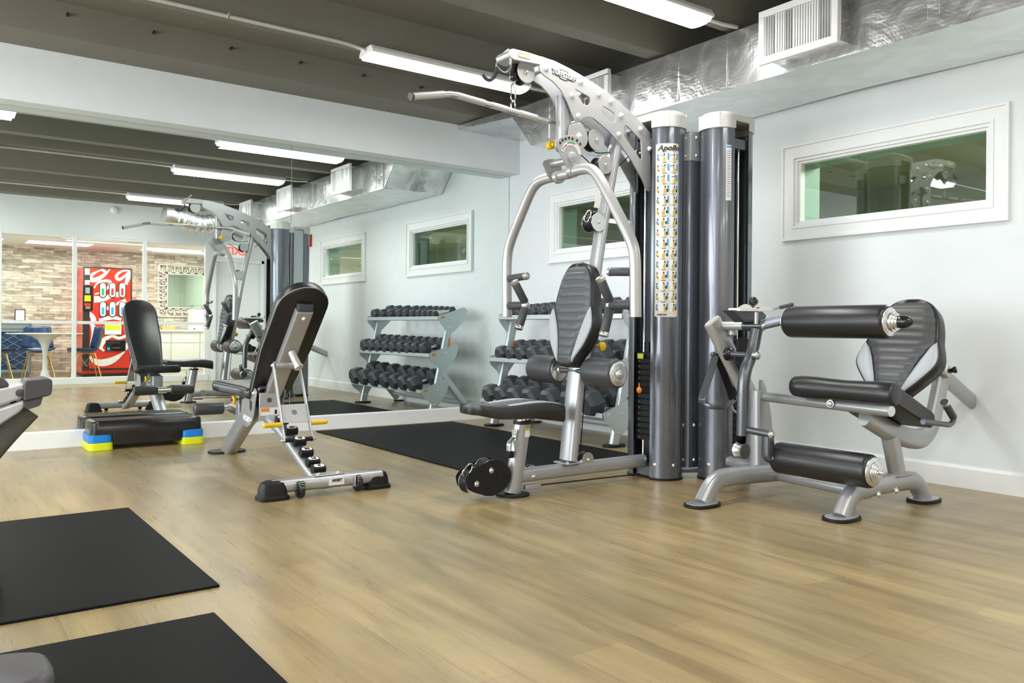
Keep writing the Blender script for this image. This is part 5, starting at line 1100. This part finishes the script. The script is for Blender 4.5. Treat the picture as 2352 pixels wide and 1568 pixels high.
def mk_db(s, L, chrome=False):
    """dumbbell along local X centred at the origin, s = hex height"""
    t = bpy.data.objects.new('dumbbell', None); COL.objects.link(t); ROOTLOC[t.name] = Vector((0, 0, 0)); hl = s * .86
    def hx(x, r): return [V(x, r * math.cos(PI / 3 * i), r * math.sin(PI / 3 * i)) for i in range(6)]
    for d in (-1, 1):
        g = G(); R_ = s / 2 / math.cos(PI / 6) * (1); lay = []
        for x, r in ((L / 2 - hl, R_ * .78), (L / 2 - hl * .80, R_), (L / 2 - hl * .22, R_), (L / 2, R_ * .72)): lay.append([g.bm.verts.new((d * p.x, p.y, p.z)) for p in hx(x, r)])
        for a, b_ in zip(lay, lay[1:]):
            for i in range(6): g.bm.faces.new((a[i], a[(i + 1) % 6], b_[(i + 1) % 6], b_[i]))
        g.bm.faces.new(lay[0][::-1]); g.bm.faces.new(lay[-1]); o = g.obj('hex_head', 'hex', t, bev=s * .02, ang=20, smooth=False)
    g = G(); a = L / 2 - hl * .9; g.lathe((-a, 0, 0), (1, 0, 0), [(0, .013), (a * .35, .0135), (a * .7, .0155), (a, .0165), (a * 1.3, .0155), (a * 1.65, .0135), (a * 2, .013)], 16); g.obj('handle', 'chrome', t); return t
def cp_tree(t):
    c = t.copy(); COL.objects.link(c)
    for ch in t.children: d = ch.copy(); COL.objects.link(d); d.parent = c
    return c
rows = [([4.60, 4.83, 5.08, 5.33, 5.54, 5.73, 5.92], .176, .145, .38, 'bottom'), ([4.60, 4.77, 4.94, 5.11, 5.28, 5.45, 5.61, 5.76, 5.92], .140, .118, .33, 'middle'), ([4.60, 4.79, 4.99, 5.18, 5.33, 5.48, 5.61, 5.72, 5.83, 5.93], .108, .070, .29, 'top')]
cache = {}
for k, (ys, s0_, s1_, L_, nm) in enumerate(rows):
    xf, zf, xb, zb_ = TI[k]; tl_ = math.atan2(zb_ - zf, xb - xf)
    for i, y in enumerate(ys):
        s = s0_ + (s1_ - s0_) * i / (len(ys) - 1); key = round(s, 3); s = key
        if key not in cache: cache[key] = mk_db(s, L_ - .02 * i / len(ys)); t = cache[key]
        else: t = cp_tree(cache[key])
        mx_, mz_ = (xf + xb) / 2 + .006, (zf + zb_) / 2
        t.location = (mx_ - math.sin(tl_) * (s / 2 + .003), y, mz_ + math.cos(tl_) * (s / 2 + .0025)); t.rotation_euler = (PI / 6 * 0, -tl_, 0)
        n_ = len(ys) - i
        t['label'] = 'black hex dumbbell on the %s rack tier, %s from the mirror end' % (nm, ORD[n_ - 1]); t['category'] = 'dumbbell'; t['group'] = 'hex dumbbells on the %s tier' % nm
# ================================================================== CARDIO MACHINES AT THE LEFT EDGE
c1 = thing('elliptical_trainer', 'silver and dark grey cardio machine cut by the left edge of the view', 'cardio machine', (-.2, 3.3, .009))
def pxz(pts, y): return [onY(u, v, y) for u, v in pts]
g = G(); g.prism([V(-.55, 3.24, .60)] + pxz([(-10, 893), (57, 880), (57, 913), (-10, 936)], 3.24) + [V(-.55, 3.24, .52)], (0, .12, 0)); arm1 = g.obj('pedal_arm', 'treadw', c1, bev=.008, seg=3)
g = G(); g.prism([V(-.55, 3.24, .515)] + pxz([(-10, 941), (57, 918), (57, 934), (45, 947), (-10, 984)], 3.24) + [V(-.55, 3.24, .45)], (0, .12, 0)); g.obj('arm_lower_cover', 'treadw', arm1, bev=.008, seg=3)
g = G(); g.prism(pxz([(55, 882), (60, 873), (112, 868), (121, 873), (120, 902), (113, 909), (55, 922)], 3.225), (0, .15, 0), .008); ec = g.obj('arm_end_cap', 'treadd', arm1, bev=.006, seg=3)
g = G(); g.prism(pxz([(55, 922), (99, 911), (94, 929), (88, 933), (66, 940), (56, 937)], 3.235), (0, .13, 0), .005); g.obj('end_cap_foot', 'treadd', arm1, bev=.004)
g = G(); p = onY(46, 902, 3.238); g.lathe(p, (0, -1, 0), [(0, .013), (.003, .013), (.004, .007), (.006, .007), (.007, 0)], 20); g.obj('arm_bolt', 'treadd', arm1)
g = G(); g.prism(pxz([(-10, 865), (8, 868), (17, 876), (22, 886), (-10, 892)], 3.24), (0, .11, 0), .006); g.obj('pedal_corner', 'treadd', arm1, bev=.004)
g = G(); g.tube([onY(60, 936, 3.30), onY(-10, 1008, 3.30), V(.05, 3.30, .22), V(.0, 3.30, .08)], .05, .10, up=(1, 0, .3), e=3.5, fr=.1, n=20); g.obj('curved_leg', 'olive', c1)
g = G(); g.tube([(-.80, 3.30, .075), (.16, 3.20, .060)], .085, .07, up=(0, 0, 1), e=3.5); g.obj('base_rail', 'treadd', c1)
g = G(); g.tube([(.10, 3.17, .050), (.235, 3.15, .050)], .12, .075, up=(0, 0, 1), e=4, n=22); g.obj('base_foot', 'black', c1, bev=.006)
g = G(); g.tube([(-.80, 3.30, .06), (-.80, 3.30, .9), (-.9, 3.30, 1.4)], .10, .14, up=(1, 0, 0), e=3, fr=.15); g.obj('mast', 'treadd', c1); g = G(); g.lathe((-.62, 3.23, .40), (0, 1, 0), [(0, .24), (.02, .27), (.12, .27), (.14, .24)], 36); g.obj('flywheel_housing', 'treadd', c1)
g = G(); g.box((-.95, 3.30, 1.45), (.06, .36, .24), Matrix.Rotation(.5, 3, 'Y')); g.obj('console', 'treadd', c1, bev=.02)
c2 = thing('exercise_bike', 'dark grey machine foot on the foreground mat at the bottom left corner', 'cardio machine', (.1, 2.1, .009))
def padlayers(g, c, dx, dy, lay):
    rr_ = []
    for ins, z in lay:
        n = 28; rr_.append([g.bm.verts.new((c[0] + math.copysign(abs(math.cos(2 * PI * i / n)) ** .55, math.cos(2 * PI * i / n)) * (dx - ins), c[1] + math.copysign(abs(math.sin(2 * PI * i / n)) ** .55, math.sin(2 * PI * i / n)) * (dy - ins), z)) for i in range(n)])
    for a, b_ in zip(rr_, rr_[1:]):
        for i in range(28): g.bm.faces.new((a[i], a[(i + 1) % 28], b_[(i + 1) % 28], b_[i]))
    g.bm.faces.new(rr_[0][::-1]); g.bm.faces.new(rr_[-1]); return g
padlayers(G(), (.045, 2.17), .225, .125, [(0.01, .010), (0, .018), (0, .075), (.008, .088), (.020, .093)]).obj('stabiliser_cap', 'treadd', c2, ang=50)
g = G(); g.tube([(-.7, 2.17, .06), (-.10, 2.17, .06)], .09, .07, up=(0, 0, 1), e=3.5); g.obj('base_rail', 'treadd', c2)
# ================================================================== LOBBY BEHIND THE GLASS (seen in the mirror)
struct(G().bb((XL, -3.05, 0), (XR, -2.95, 2.95)).obj('wall_lobby', 'stone', smooth=False))
struct(G().bb((XL, -2.95, 2.20), (XR, YF - .12, 2.28)).obj('ceiling', 'lwall', smooth=False))
struct(G().bb((XL - .1, -3.05, 0), (XL, -.2, 2.95)).obj('wall_lobby', 'lwall', smooth=False))
for (x0, y0, x1, y1, lab) in ((1.9, -1.25, 3.1, -1.10, 'narrow lobby ceiling light nearest the glass partition'), (3.4, -2.3, 4.5, -1.9, 'wide lobby ceiling light panel above the counter'), (.1, -2.0, 1.15, -1.6, 'lobby ceiling light panel above the round table')):
    t = thing('ceiling_light', lab, 'light', ((x0 + x1) / 2, (y0 + y1) / 2, 2.2)); G().bb((x0, y0, 2.185), (x1, y1, 2.2)).obj('light_housing', 'white', t); G().bb((x0 + .02, y0 + .02, 2.181), (x1 - .02, y1 - .02, 2.186)).obj('diffuser', 'lobdiff', t)
M['silverleaf'] = mat('silver_leaf', (.86, .85, .80), .3, .3)
# vending machine
VY = -2.20; VX0, VX1, VZ0, VZ1 = 2.315, 3.075, .05, 1.855
vm = thing('vending_machine', 'red drinks vending machine with white script swirls and bottle buttons', 'vending machine', (2.69, -2.5, 0))
G().bb((VX0, VY - .70, VZ0), (VX1, VY - .02, VZ1)).obj('machine_body', 'red', vm, bev=.01)
G().bb((VX0 + .02, VY - .68, 0), (VX1 - .02, VY - .03, VZ0 + .08)).obj('plinth', 'ink', vm)
dr = G().bb((VX0, VY - .02, VZ0 + .06), (VX1, VY + .02, VZ1)).obj('front_door', 'ink', vm, bev=.006)
G().bb((VX0 + .10, VY + .018, VZ0 + .09), (VX1 - .028, VY + .024, VZ1 - .025)).obj('front_panel', 'red', dr)
def vpt(u, v, y=VY + .026): return onY(u, v, y, True)
def ribbon(pts, w0, w1, nm, mt='white', y=VY + .0255):
    P_ = fillet([vpt(u, v, y) for u, v in pts], .2, 6); n = len(P_); L_, R_ = [], []
    for i, p in enumerate(P_):
        T = (P_[min(i + 1, n - 1)] - P_[max(i - 1, 0)]).normalized(); N_ = V(-T.z, 0, T.x); s_ = i / (n - 1); w_ = (w0 + (w1 - w0) * math.sin(PI * s_)) / 2
        for A_, sg in ((L_, 1), (R_, -1)):
            q = p + N_ * w_ * sg; q.x = min(max(q.x, VX0 + .102), VX1 - .03); q.z = min(max(q.z, VZ0 + .092), VZ1 - .027); A_.append(q)
    g = G(); g._new(L_ + R_, [(i, i + 1, n + i + 1, n + i) for i in range(n - 1)]); return g.obj(nm, mt, dr, smooth=False)
c6 = lambda L: [(x / 5.6, 520 + y / 5.6) for x, y in L]; c7 = lambda L: [(x / 5.6, 720 + y / 5.6) for x, y in L]
for i, (pts, a, b_) in enumerate([
    (c6([(1335, 550), (1230, 585), (1160, 640), (1160, 690), (1230, 690), (1320, 640), (1380, 590), (1415, 545)]), .015, .075), (c6([(1300, 550), (1340, 575), (1385, 590)]), .02, .05),
    (c6([(1670, 570), (1590, 565), (1520, 600), (1490, 650), (1520, 690), (1580, 660), (1640, 600), (1672, 570)]), .02, .05), (c6([(1665, 575), (1650, 660), (1615, 745)]), .05, .07),
    (c6([(1212, 790), (1250, 720), (1350, 695), (1425, 705), (1415, 760), (1330, 840), (1220, 870)]), .02, .05), (c6([(1210, 935), (1330, 935), (1420, 890), (1520, 870), (1610, 880)]), .11, .07),
    (c6([(1370, 1060), (1450, 1020), (1530, 985), (1620, 950)]), .06, .04), (c6([(1090, 1125), (1160, 1125), (1200, 1170), (1205, 1215)]), .08, .07), (c6([(1275, 1205), (1380, 1180), (1460, 1165), (1560, 1195)]), .05, .07),
    (c7([(1150, 130), (1205, 160), (1215, 280), (1150, 420)]), .04, .08), (c7([(1290, 300), (1300, 220), (1350, 160)]), .03, .04), (c7([(1480, 285), (1390, 300), (1305, 370), (1290, 440), (1340, 480)]), .03, .09),
    (c7([(1645, 270), (1590, 300), (1530, 320), (1480, 300), (1430, 270)]), .05, .05), (c7([(1145, 540), (1190, 600), (1290, 640), (1420, 615), (1530, 550), (1610, 480)]), .03, .12), (c7([(1690, 330), (1640, 400), (1610, 470)]), .05, .07)]):
    ribbon(pts, a, b_, 'white_swirl', y=VY + .0256 + i * .0003)
def vbox(u0, v0, u1, v1, nm, mt, dy=.012, par=None, bev=.002, base=.024, y=VY):
    a, b_ = vpt(u0, v0), vpt(u1, v1); return G().bb((min(a.x, b_.x), y + base, min(a.z, b_.z)), (max(a.x, b_.x), y + base + dy, max(a.z, b_.z))).obj(nm, mt, par or dr, bev=bev)
def capsule(u0, v0, u1, v1, y, dy, mt, nm, par, grow=0):
    a, b_ = vpt(u0, v0), vpt(u1, v1); x0, x1, z0, z1 = a.x - grow, b_.x + grow, b_.z - grow, a.z + grow; r = (x1 - x0) / 2; cx_ = (x0 + x1) / 2
    pts = [V(cx_ + r * math.cos(t), y, z1 - r + r * math.sin(t)) for t in [PI * i / 10 for i in range(11)]] + [V(cx_ + r * math.cos(t), y, z0 + r + r * math.sin(t)) for t in [PI + PI * i / 10 for i in range(11)]]
    g = G(); g.prism(pts, (0, dy, 0)); return g.obj(nm, mt, par, smooth=False)
for r_, (v0, v1) in enumerate(((649, 683), (692.5, 727))):
    for c_, u0 in enumerate((229, 251, 273.5)):
        o = capsule(u0, v0, u0 + 14.2, v1, VY + .024, .014, 'ink', 'drink_button', dr, .008); o2 = capsule(u0 + .8, v0 + .8, u0 + 13.4, v1 - .8, VY + .037, .004, 'white', 'button_face', o)
        bt = 'blueink' if r_ else ('greenink' if c_ == 0 else 'redink')
        vbox(u0 + 4, v0 + 13, u0 + 10, v1 - 5, 'bottle_picture', bt, .002, o, .0, .0415); vbox(u0 + 5.2, v0 + 8, u0 + 8.8, v0 + 13, 'bottle_neck', bt, .002, o, .0, .0415) if False else None
o = vbox(190, 656, 213, 713, 'payment_panel', 'blackgl', .012); vbox(196, 660, 206, 674, 'display_window', 'cab', .003, o, 0, .036); vbox(194, 678, 208, 692, 'card_reader', 'lime', .003, o, 0, .036); vbox(194, 696, 208, 703, 'bill_slot', 'red', .003, o, 0, .036); vbox(196, 704, 207, 709, 'coin_slot', 'alu', .003, o, 0, .036)
vbox(195, 616, 206, 631, 'notice_sticker', 'white', .004); vbox(195, 643, 206, 654, 'notice_sticker', 'white', .004)
o = vbox(239, 743, 280, 769, 'advert_frame', 'ink', .006); vbox(240.5, 744, 278.5, 768, 'advert_card', 'white', .003, o, 0, .030); vbox(241.5, 746, 277, 757, 'advert_band', 'lime', .002, o, 0, .033)
o = vbox(243, 781, 288, 806, 'delivery_door', 'blackgl', .012); vbox(246, 797, 252, 804, 'door_sticker', 'blueink', .002, o, 0, .036); vbox(258, 798, 276, 799, 'door_slot', 'alu', .002, o, 0, .036)
# round pedestal table
tb = thing('round_table', 'white round pedestal table among navy chairs behind the glass', 'table', (1.66, -1.3, 0))
G().lathe((1.66, -1.3, .722), (0, 0, 1), [(0, .50), (.006, .525), (.014, .53), (.018, .53), (.018, 0)], 48).obj('tabletop', 'white', tb)
G().lathe((1.66, -1.3, 0), (0, 0, 1), [(0, .26), (.008, .255), (.02, .20), (.045, .12), (.09, .065), (.18, .040), (.32, .032), (.45, .038), (.56, .060), (.64, .105), (.69, .18), (.715, .27), (.722, .29)], 40).obj('pedestal', 'white', tb)
def chair(x, y, rz, lab):
    t = thing('shell_chair', lab, 'chair', (x, y, 0), 'navy chairs around the round table', rz)
    ROOTLOC[t.name] = Vector((0, 0, 0))
    prof = [(.23, .435), (.18, .450), (.05, .440), (-.08, .430), (-.16, .455), (-.205, .53), (-.235, .66), (-.255, .78), (-.265, .845)]
    g = G(); grid = []; pp = fillet([V(a, b_, 0) for a, b_ in prof], .06, 3)
    n = len(pp)
    for i, p in enumerate(pp):
        s_ = i / (n - 1); hw_ = .235 * (1 - .18 * max(0, s_ - .55) / .45) * (1 if s_ > .06 else .9); if_ = min(max((s_ - .45) / .2, 0), 1); row = []
        for j in range(13):
            q = -1 + 2 * j / 12; c = abs(q) ** 2.6
            row.append(g.bm.verts.new((hw_ * q, p.x + c * .10 * if_ + 0, p.y + c * .055 * (1 - if_))))
        grid.append(row)
    for a, b_ in zip(grid, grid[1:]):
        for j in range(12): g.bm.faces.new((a[j], a[j + 1], b_[j + 1], b_[j]))
    o = g.obj('seat_shell', 'navy', t, ang=180); sm = o.modifiers.new('s', 'SOLIDIFY'); sm.thickness = .009
    for sx in (-1, 1):
        for sy in (-1, 1): G().tube([(sx * .13, sy * .12, .43), (sx * .22, sy * .21, 0)], .016, n=10).obj('leg', 'gold', t)
    for sx in (-1, 1): G().tube([(sx * .13, .12, .42), (sx * .17, 0, .22), (sx * .13, -.12, .42)], .008, n=8, fr=.01).obj('leg_brace', 'gold', t)
    G().tube([(-.13, .12, .425), (.13, .12, .425), (.13, -.12, .425), (-.13, -.12, .425)], .010, n=8, closed=True).obj('seat_mount', 'gold', t)
chair(1.64, -1.92, 0, 'navy shell chair behind the round table, facing the glass partition')
chair(2.22, -1.32, PI / 2, 'navy shell chair between the round table and the vending machine')
chair(1.03, -1.35, -PI / 2, 'navy shell chair on the far side of the round table from the vending machine')
# grey lattice cabinet and framed sign
cb_ = thing('lattice_cabinet', 'grey cabinet with lattice doors against the stone wall', 'cabinet', (1.15, -2.7, 0))
G().bb((.62, -2.92, .06), (1.60, -2.50, .90)).obj('cabinet_body', 'cab', cb_, bev=.004); G().bb((.60, -2.93, .90), (1.62, -2.47, .93)).obj('cabinet_top', 'cab', cb_, bev=.004)
G().bb((.64, -2.9, 0), (1.58, -2.54, .06)).obj('plinth', 'cab', cb_)
G().bb((.64, -2.50, .80), (1.58, -2.49, .89)).obj('drawer', 'cab', cb_, bev=.003)
for x0 in (.65, 1.12):
    d_ = G().bb((x0, -2.502, .09), (x0 + .45, -2.496, .79)).obj('door', 'navy', cb_); g = G()
    for a, b_ in (((x0, .09), (x0 + .45, .13)), ((x0, .75), (x0 + .45, .79)), ((x0, .13), (x0 + .04, .75)), ((x0 + .41, .13), (x0 + .45, .75))): g.bb((a[0], -2.496, a[1]), (b_[0], -2.484, b_[1]))
    for k in range(5):
        for s_ in (1, -1):
            xm, zm = x0 + .225, .13 + .124 * k + .062
            g.prism([V(xm - s_ * .185, -2.495, zm - .125), V(xm - s_ * .170, -2.495, zm - .125), V(xm + s_ * .185, -2.495, zm + .110), V(xm + s_ * .170, -2.495, zm + .110)], (0, .008, 0))
    g.obj('lattice', 'cab', d_, smooth=False)
fs = thing('framed_sign', 'small black framed white sign standing on the grey cabinet', 'sign', (1.36, -2.65, .93))
a, b_ = onY(36, 712, -2.65, True), onY(56, 736, -2.65, True)
G().bb((a.x - .015, -2.67, .93), (b_.x + .015, -2.65, a.z + .015)).obj('sign_frame', 'ink', fs, bev=.002); G().bb((a.x, -2.651, .945), (b_.x, -2.648, a.z)).obj('sign_card', 'white', fs)
# counter with cabinets, coffee machine, fretwork mirror
wt = G().bb((3.24, -2.94, .765), (4.76, -2.30, .800)).obj('worktop', 'lwall', bev=.003); tag(wt, 'pale worktop over the white base cabinets behind the glass', 'worktop')
for i in range(3):
    x0 = 3.26 + .50 * i; t = thing('base_cabinet', 'white base cabinet under the lobby worktop, %s from the vending machine' % ORD[i], 'cabinet', (x0 + .25, -2.6, 0), 'white base cabinets')
    G().bb((x0, -2.93, .0), (x0 + .498, -2.34, .764)).obj('cabinet_body', 'lwall', t); G().bb((x0 + .004, -2.34, .09), (x0 + .494, -2.322, .56)).obj('door', 'white', t, bev=.002); G().bb((x0 + .004, -2.34, .57), (x0 + .494, -2.322, .755)).obj('drawer', 'white', t, bev=.002)
cm = thing('coffee_machine', 'white boxy coffee machine on the lobby worktop', 'coffee machine', (4.15, -2.6, .8))
a, b_ = onY(441, 712, -2.45, True), onY(472, 736, -2.45, True)
G().bb((a.x, -2.75, .80), (b_.x, -2.45, a.z + .02)).obj('machine_body', 'white', cm, bev=.012); G().bb((a.x + .06, -2.452, .90), (b_.x - .08, -2.447, .915)).obj('slot', 'ink', cm); G().bb((a.x + .03, -2.452, .81), (a.x + .06, -2.446, .83)).obj('button', 'ink', cm)
G().bb((a.x + .03, -2.70, a.z + .02), (b_.x - .02, -2.50, a.z + .10)).obj('water_tank', 'glass2', cm, bev=.004)
bk = thing('napkin_basket', 'small wooden basket with pale napkins on the lobby worktop', 'basket', (3.78, -2.6, .8))
g = G(); g.prism([V(3.66, -2.66, .80), V(3.86, -2.66, .80), V(3.89, -2.66, .86), V(3.63, -2.66, .86)], (0, .14, 0)); g.obj('basket_tray', 'skin', bk, bev=.003)
for k in range(3): G().box((3.69 + .06 * k, -2.59, .88), (.035, .09, .10), Matrix.Rotation(.25 * (k - 1), 3, 'Y')).obj('napkins', 'placard', bk, bev=.004)
fm = thing('fretwork_mirror', 'square wall mirror in a silver greek-key frame on the stone wall', 'mirror', (4.14, -2.94, 1.5))
FX0, FX1, FZ0, FZ1 = 3.665, 4.645, 1.045, 2.005; bw = .165
G().bb((FX0 + bw, -2.948, FZ0 + bw), (FX1 - bw, -2.93, FZ1 - bw)).obj('mirror_glass', 'mirror2', fm)
g = G(); tk = .017
def seg(a, b_): g.bb((min(a[0], b_[0]) - tk / 2, -2.943, min(a[1], b_[1]) - tk / 2), (max(a[0], b_[0]) + tk / 2, -2.925, max(a[1], b_[1]) + tk / 2))
for (x0, z0, x1, z1) in ((FX0, FZ0, FX1, FZ1), (FX0 + bw, FZ0 + bw, FX1 - bw, FZ1 - bw)):
    for a, b_ in (((x0, z0), (x1, z0)), ((x0, z1), (x1, z1)), ((x0, z0), (x0, z1)), ((x1, z0), (x1, z1))): seg(a, b_)
unit = [(0, 0), (0, .12), (.10, .12), (.10, .04), (.05, .04), (.05, .08)]; NU = 7; pw = (FX1 - FX0 - .03) / NU
for k in range(NU):
    for side in range(4):
        off = k * pw + .02; P_ = []
        for s_, t_ in unit:
            s2, t2 = off + s_ * pw / .14, .02 + t_
            P_.append({0: (FX0 + s2, FZ0 + t2), 1: (FX0 + s2, FZ1 - t2), 2: (FX0 + t2, FZ0 + s2), 3: (FX1 - t2, FZ0 + s2)}[side])
        if side > 1 and (k == 0 or k == NU - 1): continue
        for a, b_ in zip(P_, P_[1:]): seg(a, b_)
g.obj('greek_key_frame', 'silverleaf', fm, smooth=False)
